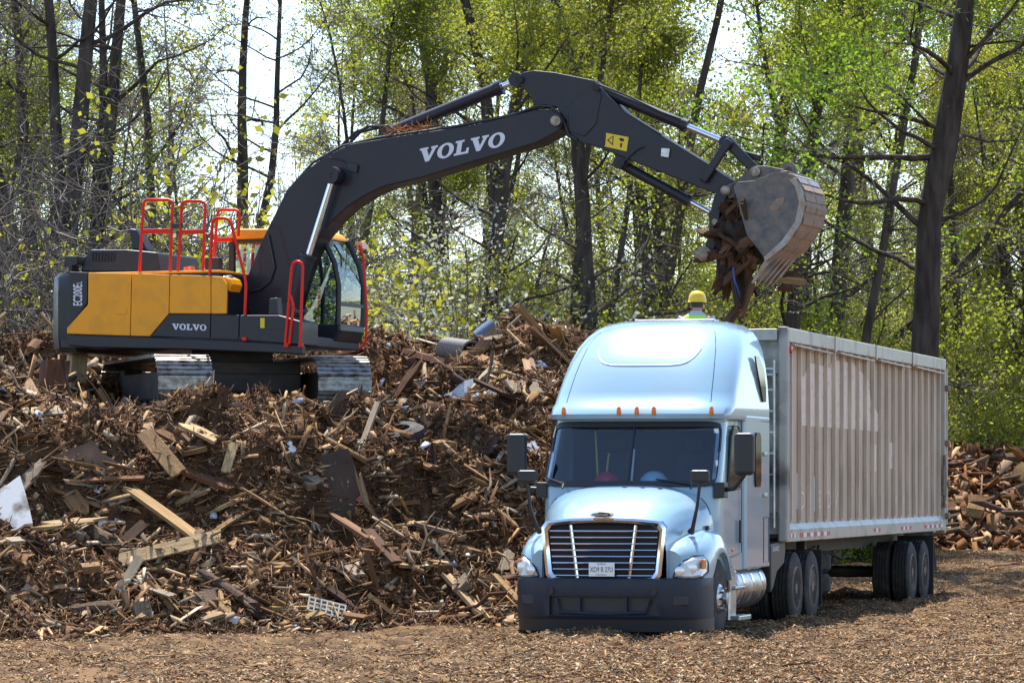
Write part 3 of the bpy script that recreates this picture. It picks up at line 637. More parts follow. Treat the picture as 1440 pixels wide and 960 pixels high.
rail([(401, 486), (411, 368), (426, 368), (422, 488)], -1.28)
rail([(408, 416), (413, 427), (407, 484)], -1.28)
for px in (343, 402, 422): slab([(px - 3, 474 + (8 if px > 400 else 0)), (px + 3, 474 + (8 if px > 400 else 0)), (px + 3, 488 if px > 400 else 479), (px - 3, 488 if px > 400 else 479)], -1.31, -1.25, 'rail_foot', M_red, X_, .004)
# operator cab on the far (left) side
cy0, cy1 = .22, 1.22
cabp = [(-.15, 1.15), (1.62, 1.15), (1.70, 1.32), (1.66, 2.1), (1.42, 2.72), (1.30, 2.80), (-.05, 2.80), (-.15, 2.70)]
CB = MB(); CB.prism([(-.15, 1.15), (1.62, 1.15), (1.70, 1.32), (1.69, 1.42), (-.15, 1.42)], lambda p: (p[0], cy0, p[1]), lambda p: (p[0], cy1, p[1]))
cb = CB.build('cab_base', M_gr, X_, bevel=.03)
MB().prism([(-.15, 1.42), (.95, 1.42), (.95, 1.62), (.55, 2.0), (-.15, 2.0)], lambda p: (p[0], cy0, p[1]), lambda p: (p[0], cy0 + .05, p[1])).build('cab_lower_panel', M_gr, cb, bevel=.01)
MB().prism([(-.17, 2.72), (1.42, 2.72), (1.36, 2.82), (1.2, 2.88), (.0, 2.90), (-.15, 2.84)], lambda p: (p[0], cy0 - .02, p[1]), lambda p: (p[0], cy1 + .02, p[1])).build('cab_roof', M_or, cb, bevel=.04)
for y in (cy0, cy1):
    b = MB(); fr = [(1.66, 1.40), (1.675, 2.0), (1.60, 2.35), (1.42, 2.72)]
    b.tube([(x, y, z) for x, z in fr], .045, 8); b.tube([(-.1, y, 1.4), (-.1, y, 2.75)], .06, 8); b.tube([(.98, y, 1.4), (1.0, y, 2.0), (.9, y, 2.75)], .035, 8)
    b.tube([(-.1, y, 2.7), (1.42, y, 2.72)], .04, 8); b.build('cab_pillars', M_black, cb, smooth=True)
    b = MB(); b.add([(x, y, z) for x, z in ((-.08, 2.0), (.55, 2.0), (.95, 1.62), (1.0, 2.0), (.9, 2.7), (-.08, 2.7))], [tuple(range(6))]); b.build('side_window', M_glass, cb)
    b = MB(); b.add([(x, y, z) for x, z in ((.98, 1.42), (1.64, 1.42), (1.66, 2.0), (1.58, 2.35), (1.40, 2.7), (.9, 2.7), (1.0, 2.0))], [tuple(range(7))]); b.build('side_window', M_glass, cb)
b = MB(); b.loft([[(x, cy0 + .03, z), (x + .03, (cy0 + cy1) / 2, z), (x, cy1 - .03, z)] for x, z in ((1.665, 1.74), (1.675, 2.0), (1.60, 2.35), (1.42, 2.70))], closed=False, cap0=False, cap1=False); b.build('front_window', M_glass, cb, smooth=True)
b = MB(); b.add([(1.66, cy0 + .03, 1.42), (1.66, cy1 - .03, 1.42), (1.67, cy1 - .03, 1.70), (1.67, cy0 + .03, 1.70)], [(0, 1, 2, 3)]); b.build('lower_window', M_glass, cb)
MB().box((1.67, (cy0 + cy1) / 2, 1.72), (.05, 1.0, .05)).build('window_bar', M_black, cb)
MB().box((.35, .72, 1.62), (.5, .5, .16)).box((.1, .72, 2.0), (.14, .5, .75)).box((.1, .72, 2.45), (.12, .28, .2)).box((.75, .72, 1.7), (.1, .4, .3)).build('operator_seat', M_dark, cb, bevel=.03)
MB().tube([(1.72, cy0 + .0, 2.3), (1.72, cy0 - .02, 2.45), (1.60, cy0, 2.62)], .015, 6).tube([(1.66, cy0 + .2, 1.95), (1.60, cy0 + .5, 2.5)], .012, 6).build('wiper', M_black, cb)
rail([(505, 345), (511, 360), (516, 440), (514, 486), (506, 489)], .2, name='cab_guard_rail', r=.02)
slab([(500, 340), (508, 340), (510, 350), (502, 352)], .25, .45, 'cab_lamp', M_amber, X_, .006)
# ---- boom, stick, cylinders
BW = .26
boom_px = [(352, 446), (343, 425), (347, 390), (367, 340), (401, 271), (426, 243), (455, 221), (492, 203), (557, 192), (665, 176), (752, 155), (775, 154), (787, 160), (792, 172), (786, 184), (755, 201), (665, 228), (593, 250), (542, 262), (515, 274), (490, 290), (466, 312), (448, 334), (437, 352), (424, 385), (404, 428), (388, 448)]
bm = slab(boom_px, -BW, BW, 'boom', M_boom, X_, .02)
def cyl(p0, p1, r, f, y, rodr, name, hose=False):
    a, c = e3(*p0, y), e3(*p1, y); m_ = a + (c - a) * f
    o = MB().tube([a, a + (m_ - a) * .94, a + (m_ - a) * .945, m_], [r, r, r * 1.2, r * 1.2], 14).build(name, M_boom, X_, smooth=True)
    MB().tube([m_, c], rodr, 12).build('piston_rod', M_rod, o, smooth=True)
    for q in (a, c): MB().tube([q + Vector((0, -r * 1.15, 0)), q + Vector((0, r * 1.15, 0))], r * 1.15, 14).build('cylinder_eye', M_boom, o, smooth=True)
    return o
for y in (-.42, .42): cyl((409, 438) if y < 0 else (417, 438), (469, 247), .115, .42 if y < 0 else .45, y, .05, 'boom_cylinder')
cyl((548, 187), (728, 113), .095, .88, 0, .05, 'stick_cylinder')
cyl((838, 124), (1022, 201), .085, .70, 0, .05, 'bucket_cylinder')
cyl((872, 230), (1006, 303), .075, .74, 0, .04, 'thumb_cylinder')
MB().tube([e3(469, 247, -.52), e3(469, 247, .52)], .10, 18).build('boom_pin', M_black, bm, smooth=True)
MB().tube([e3(469, 247, -.545), e3(469, 247, -.5)], .06, 12).build('pin_cap', M_boom, bm, smooth=True)
MB().tube([e3(781, 170, -.36), e3(781, 170, .36)], .075, 16).build('boom_tip_pin', M_track, bm, smooth=True)
slab([(520, 197), (548, 178), (558, 184), (575, 190)], -.14, .14, 'cylinder_bracket', M_boom, bm, .01)
st_px = [(727, 108), (735, 102), (750, 99), (780, 102), (835, 113), (850, 130), (879, 158), (938, 196), (998, 232), (1028, 253), (1030, 268), (1020, 277), (1002, 271), (938, 246), (863, 216), (831, 204), (806, 198), (794, 190), (796, 170), (782, 151), (764, 148), (752, 152), (746, 135), (729, 118)]
st = slab(st_px, -.17, .17, 'stick', M_boom, X_, .015)
slab([(798, 150), (835, 118), (846, 134), (838, 175), (822, 192), (800, 185)], -.185, .185, 'stick_cheek', M_boom, st, .01)
for p in ((730, 112), (838, 123), (873, 229), (992, 250)): MB().tube([e3(*p, -.24), e3(*p, .24)], .055, 14).build('pin', M_boom, st, smooth=True)
slab([(862, 214), (868, 228), (880, 236), (884, 224)], -.12, .12, 'cylinder_lug', M_boom, st, .008)
wl = slab([(852, 187), (884, 193), (881, 213), (850, 206)], -.176, -.172, 'warning_label', M_yel, st, 0)
slab([(850.5, 188), (852.5, 188.4), (851, 205), (849.2, 204.6)], -.178, -.1765, 'label_edge', M_ink, wl, 0)
def lab(px, name):
    MB().add([e3(a, c, -.1785) for a, c in px], [tuple(range(len(px)))]).build(name, M_ink, wl)
lab([(853.5, 197), (863, 190.5), (862, 205)], 'label_triangle'); 
MB().add([e3(a, c, -.180) for a, c in [(856, 197), (861.5, 193), (861, 202)]], [(0, 1, 2)]).build('label_field', M_yel, wl)
lab([(858, 196), (860.5, 195.5), (860, 200), (858.5, 199)], 'label_mark')
lab([(870, 195), (874, 194), (878, 196), (877, 199), (873, 199)], 'label_mark'); lab([(872.5, 201), (875, 201.5), (874, 208), (871.8, 207)], 'label_mark')
serif_word('logo_letter', 'VOLVO', lambda u, v: e3(592.5 + u * 19.4 + v * 3.2 - 5, 229.8 - u * 3.95 - v * 20.5, -BW - .004), M_let, bm)
# hoses along the boom
def hose(pix, y, r=.022): MB().tube([e3(a, c, y) for a, c in pix], r, 7).build('hose', M_black, bm, smooth=True)
hose([(352, 440), (352, 400), (372, 338), (405, 268), (440, 229), (480, 206), (530, 194), (640, 178), (720, 162), (757, 149), (775, 150), (790, 165), (800, 190), (812, 197)], -.20)
hose([(480, 205), (500, 186), (520, 178), (548, 178)], -.08); hose([(490, 203), (507, 186), (530, 180), (555, 180)], .0)
hose([(640, 179), (700, 166), (760, 152), (800, 150), (830, 120)], .1)
hose([(377, 330), (381, 350), (386, 375), (380, 395), (366, 407), (350, 410)], -.285, .018)
hose([(838, 118), (880, 134), (930, 158), (958, 168)], -.13, .014); hose([(840, 128), (880, 160), (930, 190)], -.15, .014)
hose([(905, 206), (895, 210), (880, 224), (872, 228)], -.2, .014); slab([(930, 208), (942, 209), (940, 222), (929, 220)], -.21, -.17, 'valve', M_alu, st, .006)
slab([(487, 228), (503, 232), (501, 243), (489, 240)], -BW - .05, -BW, 'valve_block', M_black, bm, .006); hose([(463, 222), (480, 225), (492, 232), (496, 240)], -.275, .012)
# linkage, thumb, bucket
def bar(p0, p1, w, y, name, m=M_boom):
    a, c = e3(*p0, y), e3(*p1, y); d = (c - a).normalized(); n_ = Vector((-d.z, 0, d.x)) * w / 2
    q = [a - d * w * .5 + n_, c + d * w * .5 + n_, c + d * w * .5 - n_, a - d * w * .5 - n_]
    b = MB(); b.add([v + Vector((0, -.03, 0)) for v in q] + [v + Vector((0, .03, 0)) for v in q], [(3, 2, 1, 0), (4, 5, 6, 7), (0, 1, 5, 4), (1, 2, 6, 5), (2, 3, 7, 6), (3, 0, 4, 7)])
    return b.build(name, m, X_, bevel=.025)
for y in (-.24, .24):
    bar((991, 250), (1023, 202), .13, y, 'link_arm'); bar((1026, 202), (1063, 240), .15, y * .7, 'link_plate')
bar((1040, 215), (1066, 222), .10, 0, 'link_cross')
BY = .56
slab([(1020, 262), (1040, 250), (1058, 234), (1075, 233), (1102, 238), (1112, 250), (1100, 262), (1040, 275), (1025, 280)], -.22, -.17, 'bucket_ear', M_bucket, X_, .01)
slab([(1020, 262), (1040, 250), (1058, 234), (1075, 233), (1102, 238), (1112, 250), (1100, 262), (1040, 275), (1025, 280)], .17, .22, 'bucket_ear', M_bucket, X_, .01)
prof = [(1031, 262), (1037, 256), (1061, 254), (1085, 244), (1104, 243), (1118, 250), (1128, 266), (1132, 288), (1126, 314), (1106, 343), (1078, 367)]
mouth = [(1050, 330), (1040, 295)]
bk = slab(prof + mouth, -BY, -BY + .03, 'bucket_side', M_bucket, X_, .008)
pl = [ex(a, c, -BY) for a, c in prof + mouth]
MB().prism(pl, lambda p: (p[0], BY - .03, p[1]), lambda p: (p[0], BY, p[1])).build('bucket_side', M_bucket, X_, bevel=.008)
wp = [(1108, 252), (1118, 262), (1124, 285), (1118, 312), (1100, 338), (1074, 362), (1077, 368), (1107, 344), (1127, 314), (1133, 288), (1129, 266), (1119, 250)]
slab(wp, -BY - .02, -BY - .001, 'side_wear_plate', M_wear, bk, .004, yref=-BY)
slab([(1083, 290), (1092, 279), (1103, 277), (1102, 286), (1093, 296), (1084, 297)], -BY - .008, -BY - .001, 'side_stamp', M_rustb, bk, .004, yref=-BY)
pr3 = [Vector((ex(a, c, -BY)[0], 0, ex(a, c, -BY)[1])) for a, c in prof[3:]]
b = MB(); b.loft([[p + Vector((0, y, 0)) for p in pr3] for y in (-BY + .005, BY - .005)], closed=False, cap0=False, cap1=False)
sh = b.build('bucket_shell', M_rustb, X_, smooth=True, solid=.03)
fine = []
for i in range(len(pr3) - 1):
    for k in range(3): fine.append(pr3[i] + (pr3[i + 1] - pr3[i]) * k / 3)
fine.append(pr3[-1])
for i in range(2, len(fine) - 2, 2):                 # raised wear strips across the back of the shell
    t = (fine[i + 1] - fine[i]).normalized(); n_ = Vector((-t.z, 0, t.x)); n_ = n_ if n_.dot(fine[i] - e3(1080, 300, 0)) > 0 else -n_; n_.y = 0
    for y0, y1 in ((-BY + .02, -.02), (.01, BY - .02)):
        a, c = fine[i] + n_ * .017, fine[i] + t * .10 + n_ * .017
        q = [a, c, c + n_ * .012, a + n_ * .012]
        MB().prism(q, lambda p: (p.x, y0, p.z), lambda p: (p.x, y1, p.z)).build('wear_strip', M_wear if i < 7 else M_rustb, sh, bevel=.008)
lipd = (ex(1056, 398, -BY)[0] - ex(1078, 367, -BY)[0], ex(1056, 398, -BY)[1] - ex(1078, 367, -BY)[1]); Lp = pr3[-1]
for k in range(5):
    y = -BY + .08 + k * (2 * BY - .16) / 4; d = Vector((lipd[0], 0, lipd[1])); n_ = Vector((-d.z, 0, d.x)).normalized() * .05
    b = MB(); b.loft([[Lp - d * .3 + n_ + Vector((0, y - .06, 0)), Lp - d * .3 + n_ + Vector((0, y + .06, 0)), Lp - d * .3 - n_ + Vector((0, y + .06, 0)), Lp - d * .3 - n_ + Vector((0, y - .06, 0))],
                      [Lp + d + n_ * .2 + Vector((0, y - .035, 0)), Lp + d + n_ * .2 + Vector((0, y + .035, 0)), Lp + d - n_ * .2 + Vector((0, y + .035, 0)), Lp + d - n_ * .2 + Vector((0, y - .035, 0))]]); b.build('bucket_tooth', M_wear, sh)
for p in ((1020, 268), (1062, 241)): MB().tube([e3(*p, -.30), e3(*p, .30)], .07, 16).tube([e3(*p, -.33), e3(*p, -.29)], .045, 6).build('bucket_pin', M_track, X_, smooth=True)
b = MB(); c = e3(1113, 240, 0)
b.lathe([(-.03, .05), (-.03, .11), (.03, .11), (.03, .05), (-.03, .05)], 18, 'y', c + Vector((0, -.1, 0))); b.build('lifting_eye', M_bucket, X_, smooth=True)
th = slab([(1012, 262), (1026, 272), (1018, 284), (1012, 300), (1010, 330), (1004, 352), (994, 362), (990, 350), (996, 330), (999, 296), (1004, 275)], -.2, .2, 'thumb', M_boom, X_, .015)
MB().tube([e3(1005, 312, -.23), e3(1005, 312, .23)], .045, 12).build('thumb_pin', M_track, th, smooth=True)
# ---- undercarriage
UR = R(-73) + EY                                     # heading of the tracks in machine coordinates
U = Matrix.Rotation(UR, 3, 'Z')
def ub(): return MB()
def fin(b, name, m, parent=X_, **k):
    b.v = [tuple(U @ Vector(q)) for q in b.v]; return b.build(name, m, parent, **k)
fin(ub().box((0, 0, .62), (1.7, 1.75, .42)).box((.75, 0, .5), (.5, 1.7, .3)), 'car_body', M_under, bevel=.04)
MB().lathe([(.8, .62), (1.06, .62)], 28, 'z').build('slew_ring', M_under, X_, smooth=True)
TLN, TR_ = 1.80, .40
for sy in (-1, 1):
    yc = sy * 1.21
    tf = fin(ub().box((0, yc, .46), (3.5, .34, .42)).lathe([(-.15, .33), (.15, .33)], 20, 'y', (TLN, yc, .44)).lathe([(-.15, .33), (.15, .33)], 20, 'y', (-TLN, yc, .44)), 'track_frame', M_under, bevel=.02)
    path = []; N = 46; per = 4 * TLN + 2 * math.pi * TR_
    for k in range(N):
        s_ = per * k / N
        if s_ < 2 * TLN: p, t = (-TLN + s_, .86), (1, 0)
        elif s_ < 2 * TLN + math.pi * TR_:
            a = (s_ - 2 * TLN) / TR_; p, t = (TLN + TR_ * math.sin(a), .46 + TR_ * math.cos(a)), (math.cos(a), -math.sin(a))
        elif s_ < 4 * TLN + math.pi * TR_: p, t = (TLN - (s_ - 2 * TLN - math.pi * TR_), .06), (-1, 0)
        else:
            a = (s_ - 4 * TLN - math.pi * TR_) / TR_; p, t = (-TLN - TR_ * math.sin(a), .46 - TR_ * math.cos(a)), (-math.cos(a), math.sin(a))
        rot = Matrix.Rotation(-math.atan2(t[1], t[0]), 3, 'Y'); b = ub()
        b.box((p[0], yc, p[1]), (per / N * .97, .82, .025), rot)
        for g_ in (-.36, 0, .36): b.box(Vector((p[0], yc, p[1])) + rot @ Vector((per / N * g_, 0, .022)), (.018, .82, .03), rot)
        fin(b, 'track_shoe', M_track, tf)
    for k in range(7): fin(ub().lathe([(-.16, .09), (.16, .09)], 14, 'y', (-1.3 + k * .43, yc, .2)), 'track_roller', M_under, tf, smooth=True)

# ================================================================ worker on the trailer's front platform
M_hat = mat('yellow_hat', (.75, .48, .02), .35); M_skin = mat('skin', (.42, .24, .16), .55); M_hair = mat('short_hair', (.05, .035, .025), .8)
M_shirt = mat('grey_shirt', (.42, .44, .5), .8); M_vest = mat('hi_vis_vest', (.45, .75, .05), .7); M_jean = mat('work_trousers', (.06, .075, .12), .9); M_boot = mat('boots', (.04, .03, .02), .7)
wl_ = Matrix.Rotation(-TH, 3, 'Z') @ Vector((.07, 5.2, 2.76)) + TF
PW = thing('person', 'person in yellow hard hat and hi-vis vest behind the truck roof, seen from behind', 'person', wl_, -TH)
def skin(name, verts, edges, rad, m, parent, sub=2):
    me = bpy.data.meshes.new(name); me.from_pydata(verts, edges, []); o = bpy.data.objects.new(name, me); COL.objects.link(o); o.parent = parent
    k = o.modifiers.new('s', 'SKIN'); me.skin_vertices[0].data[0].use_root = True
    for i, r in enumerate(rad): me.skin_vertices[0].data[i].radius = (r, r) if not isinstance(r, tuple) else r
    k.use_smooth_shade = True; k = o.modifiers.new('u', 'SUBSURF'); k.levels = k.render_levels = sub; me.materials.append(m); return o
bv = [(0, 0, .93), (0, 0, 1.12), (0, .01, 1.32), (0, 0, 1.43), (0, .02, 1.48), (0, .05, 1.53), (0, .06, 1.60), (0, .06, 1.66)]
br = [(.15, .11), (.14, .10), (.17, .115), (.12, .085), (.055, .055), (.068, .082), (.076, .098), (.05, .07)]
be = [(i, i + 1) for i in range(7)]
for sx in (-1, 1):
    i = len(bv); bv += [(sx * .19, 0, 1.39), (sx * .25, .08, 1.16), (sx * .20, .28, 1.33), (sx * .19, .36, 1.36)]; br += [.06, .045, .036, .034]
    be += [(3, i), (i, i + 1), (i + 1, i + 2), (i + 2, i + 3)]
    for j, (dx, l) in enumerate(((-.03, .075), (-.01, .085), (.012, .08), (.032, .065))):
        k = len(bv); bv += [(sx * .19 + dx, .40, 1.375), (sx * .19 + dx, .40 + l * .5, 1.385), (sx * .19 + dx, .40 + l * .8, 1.36)]; br += [.010, .009, .008]; be += [(i + 3, k), (k, k + 1), (k + 1, k + 2)]
    k = len(bv); bv += [(sx * .19 - sx * .05, .375, 1.36), (sx * .19 - sx * .07, .41, 1.37)]; br += [.011, .009]; be += [(i + 3, k), (k, k + 1)]
    i = len(bv); bv += [(sx * .10, 0, .86), (sx * .115, .02, .5), (sx * .12, -.02, .1), (sx * .12, .06, .045), (sx * .12, .16, .04)]; br += [.095, .065, .05, .045, .04]
    be += [(0, i), (i, i + 1), (i + 1, i + 2), (i + 2, i + 3), (i + 3, i + 4)]
skin('body', bv, be, br, M_skin, PW)
def rings_obj(name, secs, m, smooth=True):           # clothing shells round the body
    b = MB(); b.loft([[(cx + rx * math.cos(t), cy + ry * math.sin(t), z) for t in np.linspace(0, 2 * math.pi, 21)[:-1]] for cx, cy, z, rx, ry in secs], cap0=False, cap1=False); return b.build(name, m, PW, smooth=smooth)
rings_obj('shirt', [(0, 0, .9, .2, .15), (0, 0, 1.1, .19, .145), (0, .01, 1.3, .22, .155), (0, 0, 1.42, .20, .13), (0, 0, 1.475, .12, .09), (0, .005, 1.515, .068, .068)], M_shirt)
rings_obj('hi_vis_vest', [(0, 0, .95, .215, .165), (0, 0, 1.1, .205, .16), (0, .01, 1.3, .235, .17), (0, 0, 1.40, .215, .148), (0, 0, 1.455, .15, .112)], M_vest)
for sx in (-1, 1):
    MB().tube([(sx * .17, 0, 1.41), (sx * .215, .01, 1.33), (sx * .255, .075, 1.17), (sx * .235, .16, 1.23)], [.085, .078, .066, .058], 12).build('sleeve', M_shirt, PW, smooth=True)
    MB().tube([(sx * .095, 0, .95), (sx * .105, .0, .8), (sx * .115, .02, .5), (sx * .12, -.015, .12)], [.125, .115, .09, .08], 14).build('trouser_leg', M_jean, PW, smooth=True)
    MB().box((sx * .12, .06, .055), (.115, .30, .11)).build('boot', M_boot, PW, bevel=.03)
    MB().lathe([(-.012, .01), (-.01, .03), (.01, .03), (.012, .01)], 10, 'x', (sx * .082, .06, 1.585)).build('ear', M_skin, PW, smooth=True)
b = MB(); b.lathe([(1.56, .074), (1.60, .088), (1.66, .088), (1.69, .06)], 18, 'z', (0, .046, 0)); b.build('hair', M_hair, PW, smooth=True)
MB().box((0, .165, 1.575), (.03, .03, .045)).build('nose', M_skin, PW, bevel=.012)
for sx in (-1, 1): MB().lathe([(-.006, .004), (0, .012), (.006, .004)], 8, 'y', (sx * .033,   .152, 1.605)).build('eye', M_white, PW)
MB().box((0, .156, 1.535), (.045, .012, .012)).build('mouth', mat('lips', (.3, .1, .09), .6), PW, bevel=.004)
hb = MB(); hb.loft([[(rx * math.cos(t),   .06 + ry * math.sin(t) + (.05 * max(0, math.sin(t)) if k == 0 else 0), z) for t in np.linspace(0, 2 * math.pi, 25)[:-1]] for k, (z, rx, ry) in enumerate(((1.635, .135, .16), (1.645, .126, .15), (1.68, .122, .146), (1.74, .108, .13), (1.78, .075, .096), (1.795, .03, .04)))])
hb.build('hard_hat', M_hat, PW, smooth=True)
# ================================================================ debris
WOODS = [(.34, .195, .088), (.22, .115, .052), (.14, .07, .034), (.46, .30, .16), (.085, .045, .026), (.25, .185, .125), (.40, .31, .21)]
M_wood = [mat('wood_%s' % n_, c, .85, var=.45, scale=5, stretch=(1, .12, 1), rnd=.22, bump=.5, bscale=30, spec=.2) for n_, c in zip(('tan', 'brown', 'dark', 'light', 'black', 'grey', 'pale'), WOODS)]
M_bark = mat('bark_log', (.15, .085, .05), .95, var=.5, scale=9, rnd=.25, bump=.8, bscale=20)
M_stuff = mat('wood_scrap', (.3, .2, .1), .9, attr='Col', var=.35, scale=12, spec=.1)
def plank_mesh(seed, ragged=.12):                    # unit plank along y with splintered ends
    r = random.Random(seed); n = 5; b = MB(); xs = np.linspace(-.5, .5, n)
    e0 = [-.5 + r.uniform(0, ragged) for _ in xs]; e1 = [.5 - r.uniform(0, ragged) for _ in xs]; bow = r.uniform(-.25, .25)
    for z in (-.5, .5):
        for i, x in enumerate(xs): b.v += [(x, e0[i], z), (x, 0, z + bow), (x, e1[i], z)]
    m = 3 * n
    for i in range(n - 1):
        for k in range(2):
            a = i * 3 + k; b.f += [(a, a + 1, a + 4, a + 3), (m + a + 3, m + a + 4, m + a + 1, m + a)]
        b.f += [(i * 3, i * 3 + 3, m + i * 3 + 3, m + i * 3), (i * 3 + 2, m + i * 3 + 2, m + i * 3 + 5, i * 3 + 5)]
    for k in range(2):
        b.f += [(k, m + k, m + k + 1, k + 1), (3 * (n - 1) + k, 3 * (n - 1) + k + 1, m + 3 * (n - 1) + k + 1, m + 3 * (n - 1) + k)]
    me = bpy.data.meshes.new('plank'); me.from_pydata(b.v, [], b.f); me.update(); return me
PM = {}
for w in range(len(M_wood)):
    for s_ in range(4):
        me = plank_mesh(w * 10 + s_, (.05, .12, .25, .4)[s_]); me.materials.append(M_wood[w]); PM[w, s_] = me
def log_mesh(seed):
    r = random.Random(seed); pts = []; rad = []
    for k in range(7): pts.append((r.uniform(-.06, .06), -.5 + k / 6, r.uniform(-.06, .06))); rad.append(.5 * r.uniform(.75, 1.0) * (1 - .05 * k))
    b = MB(); b.tube([Vector((p[0], p[1] * 1, p[2])) for p in pts], rad, 9); 
    me = bpy.data.meshes.new('log'); me.from_pydata(b.v, [], b.f); me.update(); me.materials.append(M_bark); return me
def stick_mesh(seed):
    r = random.Random(seed); b = MB(); p = Vector((0, -.5, 0)); pts = [p.copy()]
    for k in range(6): p = p + Vector((r.uniform(-.05, .05), 1 / 6, r.uniform(-.05, .05))); pts.append(p.copy())
    b.tube(pts, [.02, .02, .018, .017, .014, .011, .006], 6)
    b.tube([pts[3], pts[3] + Vector((.09, .14, .06)), pts[3] + Vector((.12, .27, .07))], [.012, .009, .004], 5)
    me = bpy.data.meshes.new('stick'); me.from_pydata(b.v, [], b.f); me.update(); return me
LM = [log_mesh(s_) for s_ in range(4)]
SM = []
for s_ in range(6):
    me = stick_mesh(s_); me.materials.append(M_wood[(0, 3, 2, 1, 6, 4)[s_]]); SM.append(me)
def basis(d, up):
    y = d.normalized(); x = y.cross(up).normalized(); z = x.cross(y); return Matrix((x, y, z)).transposed()
def lay(name, me, a, c, w, t, roll=0.0, lift=0.0):   # lay a unit piece between two points
    o = bpy.data.objects.new(name, me); COL.objects.link(o); d = c - a
    rot = basis(d, Vector((.05, -.35, 1)).normalized()) @ Matrix.Rotation(roll, 3, 'Y')
    o.matrix_world = Matrix.Translation((a + c) / 2 + Vector((0, 0, lift))) @ rot.to_4x4() @ Matrix.Diagonal((w, d.length, t, 1))
    return o
def surf_n(X, Y):
    e = .25; return Vector((-(top_h(X + e, Y) - top_h(X - e, Y)) / (2 * e), -(top_h(X, Y + e) - top_h(X, Y - e)) / (2 * e), 1)).normalized()
# --- pieces that stand out, traced between two pixels
hero = [((175, 692), (285, 772), .20, .05, 0, 1, 'long tan board sloping down beside the brown sheet in the pile'),
 ((267, 745), (340, 710), .14, .05, 3, 1, 'pale square-cut timber with clean end in the middle of the pile'),
 ((317, 675), (330, 632), .13, .04, 3, 0, 'short pale board standing on end above the dark hollow of the pile'),
 ((240, 605), (305, 665), .14, .07, 2, 1, 'dark beam leaning steeply below the excavator'),
 ((235, 660), (335, 700), .22, .06, 1, 1, 'wide brown board lying across the pile beneath the dark beam'),
 ((12, 780), (50, 845), .14, .06, 1, 0, 'weathered post leaning below the white panel'),
 ((70, 695), (155, 727), .10, .04, 0, 2, 'thin split board beside the white panel'),
 ((335, 685), (365, 745), .12, .05, 1, 1, 'brown plank propped upright against the pale timber'),
 ((627, 817), (680, 877), .16, .05, 3, 1, 'pale plank leaning at the pile foot near the truck bumper'),
 ((462, 730), (532, 775), .13, .05, 0, 2, 'split tan plank in the slope under the dark sheet'),
 ((592, 776), (667, 779), .08, .04, 3, 1, 'long straight lath lying level on the slope'),
 ((580, 745), (655, 765), .26, .05, 5, 1, 'wide grey weathered board lying on the slope'),
 ((690, 480), (700, 525), .12, .05, 6, 1, 'grey board end poking up near the yellow sheet'),
 ((645, 498), (700, 525), .16, .06, 0, 1, 'square timber running out of the corrugated pipe'),
 ((570, 502), (640, 520), .20, .09, 1, 1, 'heavy brown beam lying beside the corrugated pipe'),
 ((685, 715), (732, 755), .14, .05, 0, 2, 'tan board pointing at the truck mirror'),
 ((490, 820), (575, 865), .15, .05, 2, 2, 'dark board lying at the pile foot beside the crate'),
 ((425, 690), (447, 682), .26, .10, 5, 0, 'short grey timber offcut lying above the dark sheet'),
 ((640, 840), (660, 826), .30, .16, 5, 0, 'thick grey timber end at the pile foot'),
 ((335, 770), (300, 800), .13, .04, 0, 2, 'short splintered board below the pale timber'),
 ((425, 880), (470, 868), .10, .04, 0, 1, 'flat tan offcut on the ground beside the white crate'),
 ((205, 820), (250, 873), .09, .06, 1, 3, 'crooked brown branch-like splinter above the soil patch')]
for a, c, w, t, wd, sh_, lb in hero:
    o = lay('plank', PM[wd, sh_ % 4], hit(*a), hit(*c), w, t, random.uniform(-.3, .3), .10); tag(o, lb, 'plank')
pk = hit(777, 492); a_ = P(727, 427, pk.y - .1); o = lay('plank', PM[0, 1], pk, a_, .20, .07, .6); tag(o, 'large tan plank sticking up out of the top of the pile', 'plank')
for p, hgt, wd, lb, w in (((107, 540), .62, 6, 'pale upright post stub under the excavator counterweight', .26), ((75, 545), .42, 1, 'square brown timber block left of the pale post stub', .36), ((310, 563), .2, 2, 'small brown stump block in front of the left track', .15)):
    q = hit(*p); o = lay('timber_block', PM[wd, 0], q - Vector((0, 0, .1)), q + Vector((.03, .05, hgt)), w, w * .8, .5); tag(o, lb, 'timber')
for a, c, r, lb in (((127, 752), (240, 810), .22, 'long bark-covered log lying in the slope'), ((105, 865), (175, 857), .22, 'short thick log at the foot of the pile'), ((320, 745), (365, 690), .13, 'thin dark log among the boards')):
    o = lay('log', LM[len(lb) % 4], hit(*a), hit(*c), r, r, 0, .06); tag(o, lb, 'log')
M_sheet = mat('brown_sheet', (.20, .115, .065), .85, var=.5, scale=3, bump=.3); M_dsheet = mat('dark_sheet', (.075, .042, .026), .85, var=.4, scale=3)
M_wpanel = mat('dirty_white', (.55, .54, .52), .7, col2=(.13, .09, .06), scale=4, thr=(.5, .7)); M_yshe = mat('yellow_sheet', (.6, .38, .06), .6); M_wbag = mat('white_bag', (.65, .66, .68), .5, var=.3, scale=8)
M_tub = mat('blue_tub', (.09, .14, .22), .5); M_pipe = mat('grey_pipe', (.16, .15, .14), .6); M_green = mat('green_scrap', (.02, .16, .10), .5); M_tarp = mat('grey_tarp', (.10, .11, .14), .6); M_pink = mat('pink_scrap', (.35, .03, .08), .7)
